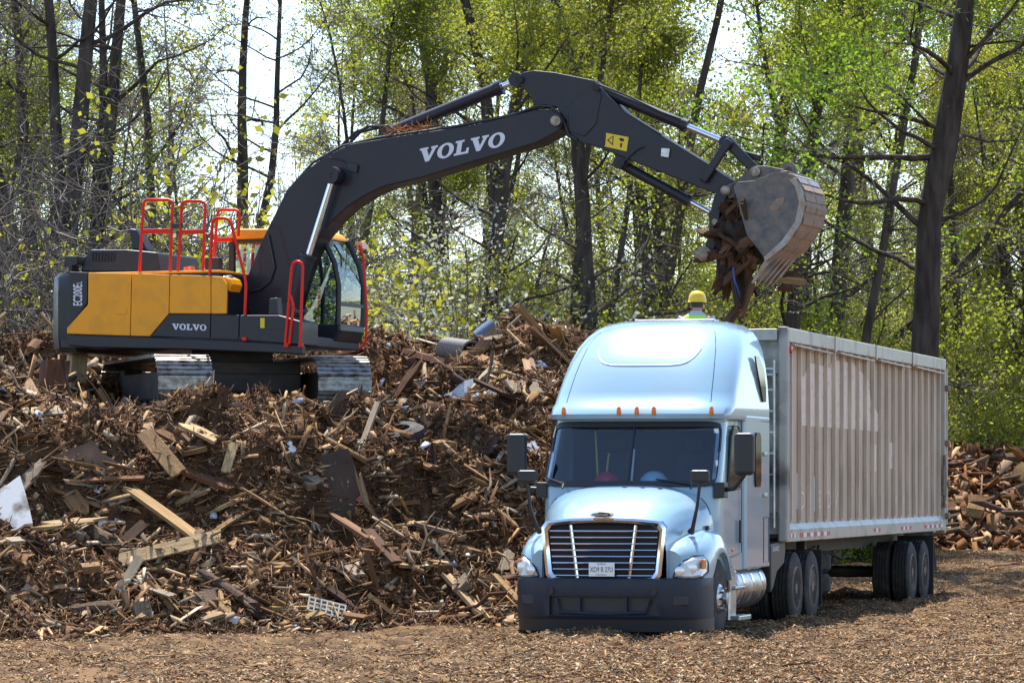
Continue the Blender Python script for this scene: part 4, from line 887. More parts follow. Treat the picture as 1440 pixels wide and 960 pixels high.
def sheet(name, pix, m, lb, cat, th=.03, lift=.14, jag=.03, Y=None):
    pts = []; 
    base = [hit(*p) for p in pix]; c0 = sum(base, Vector()) / len(base) + Vector((0, -lift, 0)); nn = (surf_n(c0.x, c0.y) + Vector((random.uniform(-.3, .3), -.9, 0))).normalized(); eye = Vector((0, 0, CAMZ))
    for px, py in pix:
        d = P(px, py, 1.0) - eye; pts.append(eye + d * ((c0 - eye).dot(nn) / d.dot(nn)))
    out = []
    for i, p in enumerate(pts):
        q = pts[(i + 1) % len(pts)]
        for k in range(4): out.append(p + (q - p) * k / 4 + Vector((random.uniform(-jag, jag), 0, random.uniform(-jag, jag)) if k else (0, 0, 0)))
    out = [p - nn * (p - c0).dot(nn) for p in out]
    n = len(out); c = sum(out, Vector()) / n; N_ = (pts[1] - pts[0]).cross(pts[2] - pts[0]).normalized() * th
    b = MB(); b.add(out + [p + N_ for p in out] + [c, c + N_], [(i, (i + 1) % n, 2 * n) for i in range(n)] + [(n + (i + 1) % n, n + i, 2 * n + 1) for i in range(n)] + [(i, (i + 1) % n, n + (i + 1) % n, n + i) for i in range(n)])
    return tag(b.build(name, m), lb, cat)
sheet('board_sheet', [(77, 640), (128, 618), (150, 640), (176, 655), (176, 698), (150, 690), (90, 668)], M_sheet, 'large broken brown board sheet tilted up in the pile below the counterweight', 'board')
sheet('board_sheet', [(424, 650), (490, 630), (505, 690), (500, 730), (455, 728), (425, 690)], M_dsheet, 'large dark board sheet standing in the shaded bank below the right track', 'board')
sheet('white_panel', [(-4, 690), (28, 668), (46, 735), (10, 748), (-4, 742)], M_wpanel, 'dirty white broken panel standing in the pile', 'panel', .06)
sheet('board_sheet', [(238, 835), (300, 828), (322, 862), (300, 884), (246, 872)], M_sheet, 'flat muddy board sheet lying at the pile foot', 'board', .02, .05)
sheet('yellow_sheet', [(684, 540), (712, 522), (736, 528), (728, 536), (700, 541)], M_yshe, 'crumpled yellow sheet near the top of the pile', 'sheet', .03)
for pix, lb in (([(622, 556), (664, 532), (682, 540), (650, 560)], 'long crumpled white plastic sheet on the pile top'), ([(662, 558), (690, 546), (706, 560), (690, 565)], 'pale blue-white plastic sheet beside the crumpled white one'), ([(138, 735), (150, 730), (162, 745), (150, 754)], 'small white torn scrap beside the bark-covered log'), ([(747, 512), (760, 506), (770, 514), (762, 522)], 'white plastic bag behind the truck roof edge'), ([(740, 628), (752, 620), (760, 640), (752, 650)], 'white rag low on the pile beside the windscreen')):
    sheet('plastic_sheet', pix, M_wbag, lb, 'plastic', .02, .12, .05)
sheet('tarp', [(584, 536), (612, 530), (626, 544), (600, 548)], M_tarp, 'dark grey tarp scrap on the pile top', 'tarp', .02, .12)
sheet('scrap', [(608, 862), (618, 858), (622, 872), (612, 875)], M_green, 'small green scrap at the foot of the pile', 'scrap', .03, .12)
sheet('scrap', [(496, 690), (502, 688), (510, 706), (504, 708)], M_pink, 'pink rag hanging from the dark board sheet', 'rag', .02, .25)
sheet('scrap', [(404, 622), (411, 621), (416, 634), (408, 635)], M_wbag, 'small bluish white scrap below the excavator tracks', 'scrap', .02, .2)
# corrugated pipe, tub, tyre, white crate
q = hit(645, 505) + Vector((0, -.05, .10)); pp = []
for k in range(22): pp.append((-.35 + k * .033, .235 if k % 2 else .215))
pp += [(.345, .20), (-.35, .19)]
b = MB(); rg = []
for a, r_ in pp + pp[:1]: rg.append([(a, r_ * math.cos(t), r_ * math.sin(t)) for t in np.linspace(0, 2 * math.pi, 25)[:-1]])
b.loft(rg, cap0=False, cap1=False); o = b.build('corrugated_pipe', M_pipe, None, smooth=True); o.location = q; o.rotation_euler = (0, R(6), R(-52)); tag(o, 'short length of grey corrugated pipe lying on the pile top', 'pipe')
q = hit(672, 480); b = MB(); b.lathe([(0, .16), (.35, .2), (.35, .185), (.03, .15), (.03, .005)], 18, 'z'); o = b.build('tub', M_tub, None, smooth=True); o.location = q + Vector((0, 0, .02)); o.rotation_euler = (R(20), R(55), R(30)); tag(o, 'blue plastic tub tipped over on the pile top', 'tub')
q = hit(548, 612); b = MB(); b.lathe([(-.1, .3), (-.12, .42), (-.07, .5), (.07, .5), (.12, .42), (.1, .3), (-.1, .3)], 28, 'z'); o = b.build('tyre', M_tyre, None, smooth=True); o.location = q + Vector((0, .1, .0)); o.rotation_euler = (R(12), R(-6), 0); tag(o, 'old tyre lying flat in the bank below the right track', 'tyre')
q = hit(460, 862); b = MB()
for k in range(7): b.box((-.24 + k * .08, 0, 0), (.02, .02, .2))
for k in range(4): b.box((0, 0.004, -.1 + k * .067), (.5, .022, .02))
o = b.build('plastic_crate', mat('crate_white', (.5, .48, .4), .6)); o.location = q + Vector((0, -.15, .08)); o.rotation_euler = (R(-35), R(14), R(8)); tag(o, 'broken cream plastic crate side at the pile foot', 'crate')

# --- loose pieces one can pick out, spread over the pile
def spot(y0=49.5, y1=64):
    while True:
        Y = random.uniform(y0, y1); X = random.uniform(-.145, .03) * Y
        h = float(mound_h(X, Y))
        if h > .1 and math.hypot(X - EXO.x - .3, Y - EXO.y + .6) > 1.9: return X, Y, h
def scatter(name, n, meshes, lo, hi, wlo, whi, tl, th_, lb, cat, grp, tilt=.55):
    for k in range(n):
        X, Y, h = spot(); N_ = surf_n(X, Y); an = random.uniform(0, math.pi * 2)
        d = Vector((math.cos(an), math.sin(an), 0)); d = (d - N_ * d.dot(N_)).normalized(); d = (d + N_ * random.gauss(0, tilt) * .6).normalized()
        L = random.uniform(lo, hi) ** 1.0; c = Vector((X, Y, h + .03 + abs(d.z) * L * .12)); i = random.randrange(len(meshes))
        o = lay(name, meshes[i], c - d * L / 2, c + d * L / 2, random.uniform(wlo, whi), random.uniform(tl, th_), random.gauss(0, .4))
        tag(o, lb + ' below ' + zone(X, Y) , cat, grp)
tans = [PM[w, s_] for w in (0, 3, 6) for s_ in range(4)]; drk = [PM[w, s_] for w in (1, 2, 4) for s_ in range(4)]
scatter('plank', 175, tans, .35, 1.5, .07, .24, .02, .05, 'loose broken tan plank strewn on the pile', 'plank', 'loose tan planks on the debris pile')
scatter('plank', 110, drk, .3, 1.3, .06, .2, .025, .07, 'loose broken dark brown plank strewn on the pile', 'plank', 'loose dark planks on the debris pile')
scatter('stick', 110, SM, .5, 1.6, .8, 1.6, .8, 1.6, 'thin bare stick strewn on the pile', 'stick', 'loose sticks on the debris pile', .8)
scatter('timber_block', 50, [PM[w, 0] for w in (0, 1, 2, 5)], .15, .4, .1, .24, .08, .16, 'short thick timber offcut strewn on the pile', 'timber', 'timber offcuts on the debris pile')
scatter('log', 22, LM, .4, 1.2, .1, .22, .1, .22, 'broken bark-covered log piece strewn on the pile', 'log', 'log pieces on the debris pile')
# --- the uncountable rest: chips, splinters and fibres
def chips(name, X, Y, Z, N_, ln, wd, tk, cols, m, tilt=.5):
    n = len(X); an = RNG.uniform(0, 2 * np.pi, n); d = np.stack([np.cos(an), np.sin(an), np.zeros(n)], 1)
    d -= N_ * (d * N_).sum(1)[:, None]; d += N_ * RNG.normal(0, tilt, n)[:, None]; d /= np.linalg.norm(d, axis=1)[:, None]
    u = N_ + RNG.normal(0, tilt, (n, 3)); s_ = np.cross(d, u); s_ /= np.linalg.norm(s_, axis=1)[:, None]; u = np.cross(s_, d)
    c = np.stack([X, Y, Z], 1)
    K = np.array([(-1, -1, -1), (1, -.8, -1), (.7, 1, -1), (-.8, .9, -1), (-1, -1, 1), (1, -.8, 1), (.7, 1, 1), (-.8, .9, 1)], float)
    V = c[:, None, :] + (K[None, :, 0, None] * s_[:, None, :] * wd[:, None, None] + K[None, :, 1, None] * d[:, None, :] * ln[:, None, None] + K[None, :, 2, None] * u[:, None, :] * tk[:, None, None]) / 2
    Fq = np.array([(3, 2, 1, 0), (4, 5, 6, 7), (0, 1, 5, 4), (1, 2, 6, 5), (2, 3, 7, 6), (3, 0, 4, 7)])
    F = (np.arange(n)[:, None, None] * 8 + Fq[None]).reshape(-1, 4)
    o = plain(name, rawmesh(name, V.reshape(-1, 3), F, np.repeat(cols, 8, 0)), m); o['kind'] = 'stuff'; return o
PAL = np.array(WOODS + [(.12, .06, .03), (.17, .09, .042), (.07, .038, .02), (.5, .40, .28)])
def pcol(n, p=None): return PAL[RNG.choice(len(PAL), n, p=p)] * RNG.uniform(.65, 1.25, (n, 1))
def normals(X, Y, f):
    e = .12; N_ = np.stack([-(f(X + e, Y) - f(X - e, Y)) / (2 * e), -(f(X, Y + e) - f(X, Y - e)) / (2 * e), np.ones_like(X)], 1); return N_ / np.linalg.norm(N_, axis=1)[:, None]
def on_mound(n):
    m = n * 5; Y = RNG.uniform(48.5, 68, m); X = RNG.uniform(-.16, .05, m) * Y; h = mound_h(X, Y); s_ = np.abs(mound_h(X, Y + .1) - mound_h(X, Y - .1)) / .2
    k = (h > ground_h(X, Y) - .03) & (RNG.uniform(0, 1, m) < np.clip(.3 + .45 * s_, 0, 1)); return X[k][:n], Y[k][:n], h[k][:n]
MP = np.array([.10, .15, .16, .05, .13, .04, .03, .14, .12, .10, .02]); MP = MP / MP.sum()
X, Y, h = on_mound(24000); n = len(X)
o = chips('wood_scraps', X, Y, h + RNG.uniform(-.03, .09, n), normals(X, Y, mound_h), RNG.gamma(1.6, .09, n) + .03, RNG.gamma(1.8, .018, n) + .01, RNG.uniform(.005, .022, n), pcol(n, MP), M_stuff)
o['label'] = 'countless small broken wood scraps covering the debris pile'; o['category'] = 'wood scraps'
X, Y, h = on_mound(64000); n = len(X)
o = chips('splinters', X, Y, h + RNG.uniform(-.02, .07, n), normals(X, Y, mound_h), RNG.gamma(2.2, .07, n) + .05, RNG.uniform(.005, .014, n), RNG.uniform(.003, .009, n), pcol(n, MP), M_stuff, .7)
o['label'] = 'thin splinters and root fibres covering the debris pile'; o['category'] = 'splinters'
X, Y, h = on_mound(6500); k = RNG.uniform(0, 1, len(X)) < np.clip((vnoise(X * .9, Y * .9, 5) - .42) * 4, .08, 1); X, Y, h = X[k], Y[k], h[k]; n = len(X); BP_ = np.array([.25, .1, .06, .2, .04, .1, .15, .03, .04, .01, .05]); BP_ = BP_ / BP_.sum()
o = chips('broken_boards', X, Y, h + RNG.uniform(0, .10, n), normals(X, Y, mound_h), RNG.gamma(2.5, .11, n) + .08, RNG.uniform(.025, .10, n), RNG.uniform(.008, .03, n), pcol(n, BP_), M_stuff, .42)
o['label'] = 'countless short broken boards mixed through the debris pile'; o['category'] = 'broken boards'
X, Y, h = on_mound(160); n = len(X)
wc = np.array([(.6, .6, .6), (.5, .55, .62), (.62, .6, .5), (.3, .35, .4)])[RNG.choice(4, n)]
o = chips('litter', X, Y, h + .06, normals(X, Y, mound_h), RNG.uniform(.06, .22, n), RNG.uniform(.05, .14, n), RNG.uniform(.004, .02, n), wc, M_stuff, .6)
o['label'] = 'small white and grey litter scraps scattered through the pile'; o['category'] = 'litter'
n = 240000; Y = 36 + 53 * RNG.uniform(0, 1, n) ** 1.4; X = RNG.uniform(-.145, .16, n) * Y; k = RNG.uniform(0, 1, n) < np.clip(.4 + 1.1 * smooth01((X + 1.5) / 3) + 1.2 * fbm(X * .7, Y * .5, 15), .1, 1); X, Y = X[k], Y[k]; n = len(X); h = ground_h(X, Y)
GP = np.array([.24, .16, .06, .26, .02, .05, .06, .04, .08, .01, .06]); GP = GP / GP.sum()
o = chips('wood_chips', X, Y, h + RNG.uniform(-.01, .03, n), normals(X, Y, ground_h), RNG.gamma(1.6, .024, n) + .015, RNG.gamma(2, .005, n) + .004, RNG.uniform(.002, .009, n), pcol(n, GP), M_stuff, .35)
o['label'] = 'shredded wood chips covering the yard ground'; o['category'] = 'wood chips'
for k, (px, py, L, an) in enumerate(((1270, 835, 1.0, 1.3), (1300, 868, .9, .2), (1390, 800, 1.1, .1), (1210, 905, .8, .4), (1360, 930, 1.2, -.3), (1100, 940, .7, .2), (560, 925, .8, .1), (200, 930, .9, -.2), (1420, 850, .7, .3))):
    q = hit(px, py); d = Vector((math.cos(an), math.sin(an) * 1.0, .12 if k else .9)).normalized(); o = lay('stick', SM[k % 3], q, q + d * L * .7, .6, .6, 0, .03)
    tag(o, 'pale stick lying on the wood chips beside the trailer wheels' if k == 0 else 'stray stick lying on the wood chip ground', 'stick', None if k == 0 else 'sticks on the chip ground')
# --- far pile of logs and roots to the right of the trailer
def far_h(X, Y):
    t = np.interp(Y, [88, 90, 92.5, 96, 104], [-.4, .5, 1.7, 2.2, -.4]); e = smooth01((X - 6) / 2.5) * (1 - smooth01((X - 24) / 3))
    return ground_h(X, Y) + t * e + e * (.6 * fbm(X * .9, Y * .9, 77) + .35 * fbm(X * 3, Y * 3, 78)) - .3 * (1 - e)
fx, fy = np.arange(5, 28, .12), np.arange(87, 105, .12); FX, FY = np.meshgrid(fx, fy)
M_clay = mat('red_clay', (.17, .085, .048), .95, col2=(.08, .042, .026), scale=2, bump=1, bscale=10)
o = plain('far_debris_mound', rawmesh('far_debris_mound', np.stack([FX, FY, far_h(FX, FY)], -1).reshape(-1, 3), grid_faces(len(fx), len(fy))), M_clay); o['kind'] = 'structure'
n = 9000; Y = RNG.uniform(88.5, 97, n); X = RNG.uniform(7, 25, n)
o = chips('far_scraps', X, Y, far_h(X, Y) + .04, normals(X, Y, far_h), RNG.gamma(2.2, .16, n) + .1, RNG.gamma(2, .05, n) + .02, RNG.uniform(.02, .08, n), pcol(n) * np.array((1, .82, .7)), M_stuff)
o['label'] = 'broken wood scraps covering the far reddish debris pile'; o['category'] = 'wood scraps'
for k in range(46):
    Y = random.uniform(89, 94.5); X = random.uniform(9.5, 15); q = Vector((X, Y, float(far_h(X, Y)) + .06)); an = random.gauss(0, .45); L = random.uniform(.8, 3.2)
    d = Vector((math.cos(an), math.sin(an), random.gauss(0, .15))).normalized(); r_ = random.uniform(.10, .26)
    o = lay('log', LM[k % 4], q - d * L / 2, q + d * L / 2, r_, r_); tag(o, 'reddish brown log heaped on the far pile beyond the trailer', 'log', 'logs on the far debris pile')
for k in range(16):
    Y = random.uniform(89, 94); X = random.uniform(10, 14.5); q = Vector((X, Y, float(far_h(X, Y)) + .1)); o = lay('timber_block', PM[random.choice((0, 1, 5)), 0], q, q + Vector((random.uniform(-.4, .4), .2, random.uniform(.1, .4))), .4, .15)
    tag(o, 'square timber offcut heaped on the far pile beyond the trailer', 'timber', 'timber on the far debris pile')
# --- load in the bucket
ld0 = random.Random(5); Rz = Matrix.Rotation(-EY, 3, 'Z')
def bw(px, py, y): return Rz @ e3(px, py, y) + EXO
b = MB(); cen = bw(1042, 338, 0)
import mathutils
rg = []
for i in range(13):
    ph = math.pi * i / 12; ring_ = []
    for j in range(20):
        t = 2 * math.pi * j / 20; d = Vector((math.sin(ph) * math.cos(t), math.sin(ph) * math.sin(t), math.cos(ph)))
        r_ = 1 + .55 * mathutils.noise.noise(d * 1.9 + Vector((3, 1, 2))) + .3 * mathutils.noise.noise(d * 5)
        ring_.append(cen + Vector((d.x * .36 * r_, d.y * .42 * r_, d.z * .52 * r_)))
    rg.append(ring_)
b.loft(rg); o = b.build('root_ball', mat('root_soil', (.04, .024, .015), .95, var=.5, scale=8, bump=1, bscale=14), None); tag(o, 'dark earthy root mass clamped in the excavator bucket', 'roots')
for k in range(70):
    px, py = min(ld0.gauss(1034, 14), 1052), ld0.gauss(347, 30); a = bw(px, py, ld0.uniform(-.5, .4)); L = ld0.uniform(.3, .95); d = Vector((ld0.gauss(0, .5), ld0.gauss(0, .5), ld0.gauss(-.3, .8))).normalized()
    w_ = (2, 4, 4, 2, 4, 1)[k % 6]; o = lay('wood_scrap', PM[w_, ld0.randrange(4)], a - d * L / 2, a + d * L / 2, ld0.uniform(.05, .18), ld0.uniform(.03, .08), ld0.uniform(0, 3))  # mostly dark woods: the shade on the load is put into their colour
    tag(o, 'splintered wood scrap gripped in the excavator bucket, shade put into its dark colour', 'wood scrap', 'scraps held in the bucket')
for (a, c, w, t, wd, lb) in (((1044, 280), (1053, 312), .08, .04, 0, 'orange-brown splinter sticking out of the bucket mouth'), ((1060, 390), (1040, 450), .17, .05, 1, 'long reddish board hanging down below the bucket'), ((1098, 395), (1122, 398), .4, .06, 2, 'dark brown board piece hanging behind the bucket teeth'), ((1095, 393), (1138, 397), .09, .06, 0, 'curled tan root end hanging right of the bucket teeth'), ((978, 350), (997, 362), .22, .06, 6, 'pale splintered log end at the left of the bucket load'), ((1036, 348), (1066, 333), .15, .1, 1, 'brown timber end jutting from the bucket mouth')):
    o = lay('wood_scrap', PM[wd, 2], bw(*a, .1 if wd == 2 else -.45), bw(*c, .1 if wd == 2 else -.45), w, t, .4); tag(o, lb, 'wood scrap')
o = MB().tube([bw(1031, 376, -.5), bw(1033, 395, -.52), bw(1039, 412, -.5), bw(1042, 428, -.48)], .014, 6).build('strap', mat('blue_strap', (.03, .09, .4), .5)); tag(o, 'blue strap dangling from the bucket load', 'strap')

pn = MB(); rp2 = random.Random(3)
for k in range(150):
    a = bw(rp2.uniform(538, 606), 0, 0); u = rp2.uniform(0, 1); px = 538 + 68 * u; q = bw(px, 190 - 10 * u - rp2.uniform(-2, 4), rp2.uniform(-.24, .1)); d = Vector((rp2.gauss(0, 1), rp2.gauss(0, .5), rp2.uniform(.0, .7))).normalized() * rp2.uniform(.08, .2)
    pn.tube([q, q + d], .006, 3, False)
o = pn.build('pine_needles', mat('dry_needles', (.42, .17, .05), .8)); o['kind'] = 'stuff'; o['label'] = 'dry orange pine needles lying on top of the boom'; o['category'] = 'needles'
# ================================================================ woodland
M_trunk = mat('bark', (.10, .083, .066), .95, col2=(.042, .034, .028), scale=7, stretch=(1, 1, .2), bump=1.0, bscale=9, rnd=.15, spec=.15)
M_twig = mat('twig_bark', (.12, .10, .085), .9, rnd=.2)
def leaf_mat(n_, c, tr): return mat(n_, c, .5, var=.35, scale=.7, rnd=.16, trans=tr, spec=.3)
M_leaf = leaf_mat('spring_leaf', (.31, .35, .035), .65); M_leafy = leaf_mat('yellow_green_leaf', (.40, .41, .045), .65); M_leafd = leaf_mat('deep_green_leaf', (.20, .29, .022), .65); M_flower = leaf_mat('white_blossom', (.62, .66, .5), .3)
def tubes(polys, n):                                 # many tapered limbs in one mesh: list of (points, radii)
    V, F, o = [], [], 0; ang = np.linspace(0, 2 * np.pi, n, endpoint=False)
    for pts, rad in polys:
        p = np.array(pts); t = np.gradient(p, axis=0); t /= np.linalg.norm(t, axis=1)[:, None] + 1e-9
        ref = np.array((0, 0, 1.)) if abs(t[0, 2]) < .8 else np.array((1., 0, 0)); x = np.cross(t, ref); x /= np.linalg.norm(x, axis=1)[:, None] + 1e-9; y = np.cross(x, t)
        V.append((p[:, None] + (np.cos(ang)[None, :, None] * x[:, None] + np.sin(ang)[None, :, None] * y[:, None]) * np.array(rad)[:, None, None]).reshape(-1, 3))
        m = len(p); i = (np.arange(m - 1)[:, None] * n + np.arange(n)[None]).ravel(); j = (np.arange(m - 1)[:, None] * n + (np.arange(n)[None] + 1) % n).ravel()
        F.append(np.stack([i, j, j + n, i + n], 1) + o); o += m * n
    return np.concatenate(V), np.concatenate(F)
def leaf_cloud(C, size):
    n = len(C); d = RNG.normal(0, 1, (n, 3)); d /= np.linalg.norm(d, axis=1)[:, None]; e = np.cross(d, RNG.normal(0, 1, (n, 3))); e /= np.linalg.norm(e, axis=1)[:, None]
    s_ = (size * RNG.uniform(.6, 1.3, n))[:, None]
    V = np.stack([C - d * s_ * .5, C + e * s_ * .32, C + d * s_ * .5, C - e * s_ * .32], 1).reshape(-1, 3); return V, np.arange(n * 4).reshape(-1, 4)
def wander(r, p, d, L, seg, wob, up):
    pts = [np.array(p, float)]; d = np.array(d, float); d /= np.linalg.norm(d)
    for k in range(seg):
        d = d + r.normal(0, wob, 3) + np.array((0, 0, up)); d /= np.linalg.norm(d); pts.append(pts[-1] + d * L / seg)
    return np.array(pts)
def grow(seed, H=17, r0=.22, low=2.0, nl=26, spread=4.2, leafn=11000, leafs=.085, lean=(0, 0), wob=.05, tw=5, sub=6, clus=.17, fork=False):
    r = np.random.default_rng(seed); big, mid, fine, tips = [], [], [], []
    tr = wander(r, (0, 0, -.4), (lean[0], lean[1], 1), H, 14, wob, .04); tr[0] = (0, 0, -.4)
    rad = r0 * (1 - np.linspace(0, 1, 15) ** 1.2 * .9); rad[0] *= 1.35; big.append((tr, rad)); stems = [(tr, rad)]
    if fork:
        k = fork; t2 = wander(r, tr[k], (r.uniform(-.5, .5) + .35, r.uniform(-.3, .3), 1), H * .7, 10, wob * 1.4, .05); q = rad[k] * .75 * (1 - np.linspace(0, 1, 11) * .9); big.append((t2, q)); stems.append((t2, q))
    for i in range(nl):
        T_, rd = stems[i % len(stems)]; f = r.uniform(0, 1) ** .8; lo = low / H if T_ is tr else .05; f = lo + (1 - lo) * f; k = f * (len(T_) - 1); a = int(min(k, len(T_) - 2)); p = T_[a] + (T_[a + 1] - T_[a]) * (k - a)
        az = r.uniform(0, 2 * np.pi); L = spread * (1 - .55 * f) * r.uniform(.5, 1.15); el = r.uniform(.1, .8)
        lb = wander(r, p, (np.cos(az), np.sin(az), el), L, 8, .16, .03); lr = min(rd[a] * .38, .017 * L) * (1 - np.linspace(0, 1, 9) * .85); mid.append((lb, lr))
        for j in range(sub):
            k = r.integers(2, 9); az2 = az + r.normal(0, .9); s_ = wander(r, lb[k], (np.cos(az2), np.sin(az2), r.normal(.25, .4)), L * r.uniform(.22, .5), 5, .22, .02)
            fine.append((s_, np.linspace(max(lr[k] * .5, .008), .005, 6))); tips += list(s_[2:])
            for m_ in range(tw):
                kk = r.integers(1, 6); t_ = wander(r, s_[kk], r.normal(0, 1, 3) + (np.cos(az2) * .6, np.sin(az2) * .6, .2), r.uniform(.3, .85), 3, .25, .02); fine.append((t_, np.linspace(.007, .003, 4))); tips += list(t_[1:])
    tips = np.array(tips); V, F = tubes(big, 9); V2, F2 = tubes(mid, 5); tm = rawmesh('trunk', np.concatenate([V, V2]), np.concatenate([F, F2 + len(V)])); tm.polygons.foreach_set('use_smooth', [True] * len(tm.polygons))
    V, F = tubes(fine, 3); wm = rawmesh('twigs', V, F); lm = None
    if leafn:
        w = np.clip(vnoise(tips[:, 0] * .5 + seed, tips[:, 2] * .5 + tips[:, 1] * .4, seed) - .25, .02, 1) ** 1.5; C = tips[r.choice(len(tips), leafn, p=w / w.sum())] + r.normal(0, clus, (leafn, 3)); V, F = leaf_cloud(C, leafs); lm = rawmesh('crown', V, F)
    return tm, wm, lm
PROTO = {}
for key, kw, lm_ in (('tall', dict(seed=1, H=19, r0=.24, low=3, nl=34, leafn=12000), M_leaf), ('yellow', dict(seed=2, H=16, r0=.15, low=1.6, nl=36, spread=4.0, leafn=15000), M_leafy),
                     ('slim', dict(seed=3, H=16, r0=.10, low=2.5, nl=26, spread=2.6, leafn=8000), M_leaf), ('deep', dict(seed=4, H=20, r0=.33, low=5.5, nl=44, spread=5.2, leafn=20000, leafs=.095, fork=5), M_leafd),
                     ('bare', dict(seed=5, H=17, r0=.24, low=1.2, nl=40, spread=4.4, leafn=1500, sub=7, tw=6, fork=4), M_leaf), ('crook', dict(seed=6, H=13, r0=.19, low=2, nl=26, spread=3.6, leafn=6500, wob=.16, lean=(.15, 0), fork=3), M_leaf),
                     ('bareslim', dict(seed=8, H=15, r0=.10, low=1.0, nl=30, spread=2.8, leafn=700, sub=7), M_leafy), ('yslim', dict(seed=9, H=14, r0=.09, low=1.0, nl=34, spread=2.8, leafn=11000), M_leafy)):
    tm, wm, lm = grow(**kw); tm.materials.append(M_trunk); wm.materials.append(M_twig); lm.materials.append(lm_); PROTO[key] = (tm, wm, lm)
def put(kind, name, X, Y, label, cat='tree', sc=1.0, rz=None, group=None, lean=0.0, ths=1.0):
    z = float(ground_h(X, Y)); e = thing(name, label, cat, (X, Y, z), random.uniform(0, 6.28) if rz is None else rz, group); e.scale = (sc * ths, sc * ths, sc)
    e.rotation_euler = (lean * math.sin(-e.rotation_euler[2]) * 0, lean, e.rotation_euler[2]) if lean else e.rotation_euler
    for me, n_ in zip(PROTO[kind], ('trunk', 'twigs', 'crown')): o = bpy.data.objects.new(n_, me); COL.objects.link(o); o.parent = e
    return e
def atpx(px, Y): return (px - HX) / FPX * Y
for px, Y, kind, sc, lean, nm, lb in (
 (95, 76, 'bare', 1.1, 0, 'bare_tree', 'thick dark bare trunk behind the excavator counterweight'), (125, 78, 'bare', 1.0, 0, 'bare_tree', 'dark bare tree with rough trunk beside the thick bare one'),
 (66, 82, 'bare', .95, -.05, 'bare_tree', 'bare leaning tree left of the counterweight'), (250, 80, 'bareslim', 1.3, .08, 'bare_tree', 'slender dark tree leaning over the excavator hand rails'),
 (338, 84, 'bare', .9, .04, 'bare_tree', 'forked bare tree against the open sky behind the boom'), (655, 75, 'tall', .85, 0, 'leafy_tree', 'straight dark trunk rising behind the lettered boom'),
 (690, 77, 'crook', 1.0, .12, 'leafy_tree', 'crooked tree with bent trunk under the boom'), (790, 80, 'slim', 1.1, 0, 'leafy_tree', 'thin straight tree under the boom tip'), (806, 82, 'slim', 1.0, .02, 'leafy_tree', 'thin straight tree paired with the one under the boom tip'),
 (838, 77, 'tall', .95, 0, 'leafy_tree', 'stout straight trunk behind the stick of the excavator'), (888, 81, 'slim', 1.3, 0, 'leafy_tree', 'dark straight tree under the thumb cylinder'), (935, 86, 'tall', .85, 0, 'leafy_tree', 'mid-sized tree behind the excavator stick end'),
 (1090, 84, 'tall', .9, 0, 'leafy_tree', 'dark tree directly behind the raised bucket'), (1165, 80, 'slim', 1.2, .02, 'leafy_tree', 'slim tree right of the bucket'), (1200, 83, 'crook', .95, .1, 'leafy_tree', 'leaning crooked tree between bucket and the great trunk'),
 (1290, 76, 'deep', 1.0, 0, 'leafy_tree', 'great thick-trunked tree with deep green leaves behind the trailer'), (1370, 104, 'slim', 1.3, 0, 'leafy_tree', 'slim tree right of the great thick-trunked tree'), (1425, 106, 'yslim', 1.2, 0, 'leafy_tree', 'small leafy tree beyond the trailer rear beside the far pile')):
    put(kind, nm, atpx(px, Y), Y, lb, sc=sc, lean=lean)
rt = random.Random(11)
for k in range(125):                                 # the wood behind them
    Y = 86 + 64 * rt.random() ** 1.2; px = rt.uniform(-160, 1600); X = atpx(px, Y)
    if px < 450: kind = rt.choice(('bare', 'bareslim', 'bareslim', 'slim', 'bare', 'yslim') if px > 60 else ('bare', 'bareslim', 'slim', 'bare')); 
    else: kind = rt.choice(('tall', 'yellow', 'slim', 'yslim', 'yellow', 'bareslim', 'crook') if px < 1120 else ('deep', 'tall', 'slim', 'yslim', 'yellow', 'bareslim'))
    if 100 < px < 490: 
        if rt.random() < .55: continue
        kind = rt.choice(('bareslim', 'bareslim', 'yslim', 'slim'))
    if px > 1310 and Y < 100: Y = rt.uniform(103, 130); X = atpx(px, Y)
    bare = kind in ('bare', 'bareslim')
    put(kind, 'bare_tree' if bare else 'leafy_tree', X, Y, {'bare': 'thick bare-branched tree', 'bareslim': 'thin bare-branched tree', 'tall': 'tall spring-leafed tree', 'yellow': 'bushy yellow-green tree', 'slim': 'thin spring-leafed tree', 'yslim': 'thin yellow-green tree', 'deep': 'large deep green tree', 'crook': 'crooked spring-leafed tree'}[kind] + ' deep in the wood behind ' + zone(X, Y), sc=rt.uniform(.75, 1.15), group='bare trees in the wood' if bare else 'leafy trees in the wood')
# shrubs and understorey
def shrub(seed, H, nst, leafn, leafs, spread, clus=.16):
    r = np.random.default_rng(seed); fine, tips = [], []
    for i in range(nst):
        az = r.uniform(0, 6.28); s_ = wander(r, (r.normal(0, .15), r.normal(0, .15), -.1), (np.cos(az) * spread, np.sin(az) * spread, 1), H * r.uniform(.6, 1), 8, .13, .0); fine.append((s_, np.linspace(.022, .006, 9)))
        for j in range(9):
            k = r.integers(2, 9); t_ = wander(r, s_[k], r.normal(0, 1, 3) + (0, 0, .3), H * r.uniform(.15, .4), 5, .25, .0); fine.append((t_, np.linspace(.009, .003, 6))); tips += list(t_[1:])
            for m_ in range(3): q = wander(r, t_[r.integers(1, 6)], r.normal(0, 1, 3), H * .12, 3, .3, 0); fine.append((q, np.linspace(.005, .002, 4))); tips += list(q[1:])
    tips = np.array(tips); V, F = tubes(fine, 3); wm = rawmesh('stems', V, F); lm = None
    C = tips[r.integers(0, len(tips), leafn)] + r.normal(0, clus, (leafn, 3)); V, F = leaf_cloud(C, leafs); lm = rawmesh('foliage', V, F); return wm, lm
SH = {}
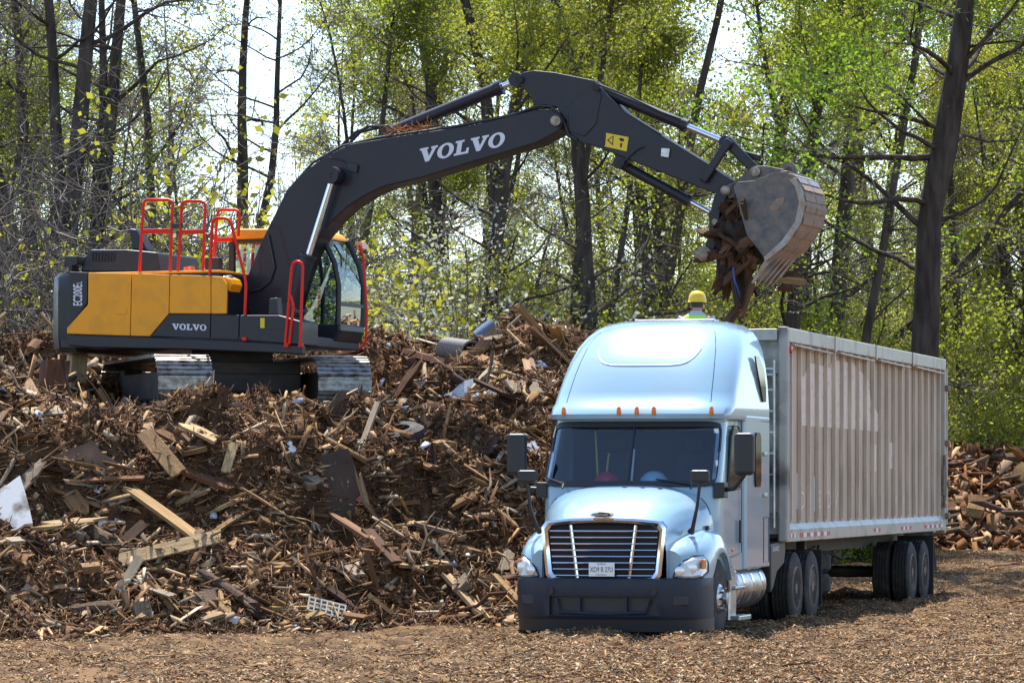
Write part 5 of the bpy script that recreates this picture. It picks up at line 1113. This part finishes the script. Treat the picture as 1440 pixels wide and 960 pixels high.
for key, a, m in (('green', (21, 3.2, 26, 9000, .09, .5), M_leaf), ('lime', (22, 4.2, 26, 10000, .09, .42), M_leafy), ('white', (23, 4.5, 24, 9500, .058, .55, .09), M_flower), ('dry', (24, 4.0, 40, 900, .034, .6), M_leafy), ('low', (25, 1.6, 26, 6000, .08, .8), M_leafd)):
    wm, lm = shrub(*a); wm.materials.append(M_twig); lm.materials.append(m); SH[key] = (wm, lm)
def bush(kind, name, px, Y, label, sc=1.0, group=None):
    X = atpx(px, Y); e = thing(name, label, 'shrub' if kind != 'white' else 'tree', (X, Y, float(ground_h(X, Y))), random.uniform(0, 6.28), group); e.scale = (sc,) * 3
    for me, n_ in zip(SH[kind], ('stems', 'foliage')): o = bpy.data.objects.new(n_, me); COL.objects.link(o); o.parent = e
bush('lime', 'lime_shrub', 340, 72, 'tall yellow-green shrub behind the excavator hand rails', 1.9); bush('lime', 'lime_shrub', 395, 74, 'yellow-green shrub behind the base of the boom', 1.7)
bush('white', 'flowering_tree', 585, 73, 'white-flowering small tree right of the excavator cab', 1.6); bush('white', 'flowering_tree', 640, 76, 'white-flowering small tree beneath the lettered boom', 1.35)
for k in range(22):
    px = rt.uniform(-40, 250); Y = rt.uniform(69, 79); bush('dry', 'dry_shrub', px, Y, 'large tangled dry thicket behind ' + zone(atpx(px, Y), Y), rt.uniform(1.4, 2.2), 'dry thickets')
for k in range(70):
    px = rt.uniform(-60, 1520); Y = rt.uniform(74, 100) if px < 1300 else rt.uniform(102, 112); kind = rt.choice(('dry', 'dry', 'dry', 'green') if px < 230 else ('green', 'lime', 'low', 'dry', 'green'))
    ZN = ' behind ' + zone(atpx(px, Y), Y)
    bush(kind, {'dry': 'dry_shrub', 'green': 'green_shrub', 'lime': 'lime_shrub', 'low': 'low_shrub'}[kind], px, Y, {'dry': 'tangled dry twiggy shrub in the undergrowth', 'green': 'spring-green shrub in the undergrowth', 'lime': 'yellow-green shrub in the undergrowth', 'low': 'low dark green shrub in the undergrowth'}[kind] + ZN, rt.uniform(.8, 1.4), {'dry': 'dry shrubs', 'green': 'green shrubs', 'lime': 'yellow-green shrubs', 'low': 'low shrubs'}[kind])
# far wooded hills
hx, hy = np.linspace(-700, 700, 90), np.linspace(200, 1500, 60); HXX, HYY = np.meshgrid(hx, hy)
HZ = ground_h(HXX, HYY) - 2 + smooth01((HYY - 220) / 900) * (52 + 30 * fbm(HXX * .006, HYY * .004, 91)) + 4 * fbm(HXX * .05, HYY * .05, 92)
M_hill = mat('far_wood', (.085, .085, .06), .95, col2=(.06, .085, .03), scale=.06, bump=1, bscale=.3)
o = plain('hills', rawmesh('hills', np.stack([HXX, HYY, HZ], -1).reshape(-1, 3), grid_faces(90, 60)), M_hill); o['kind'] = 'structure'
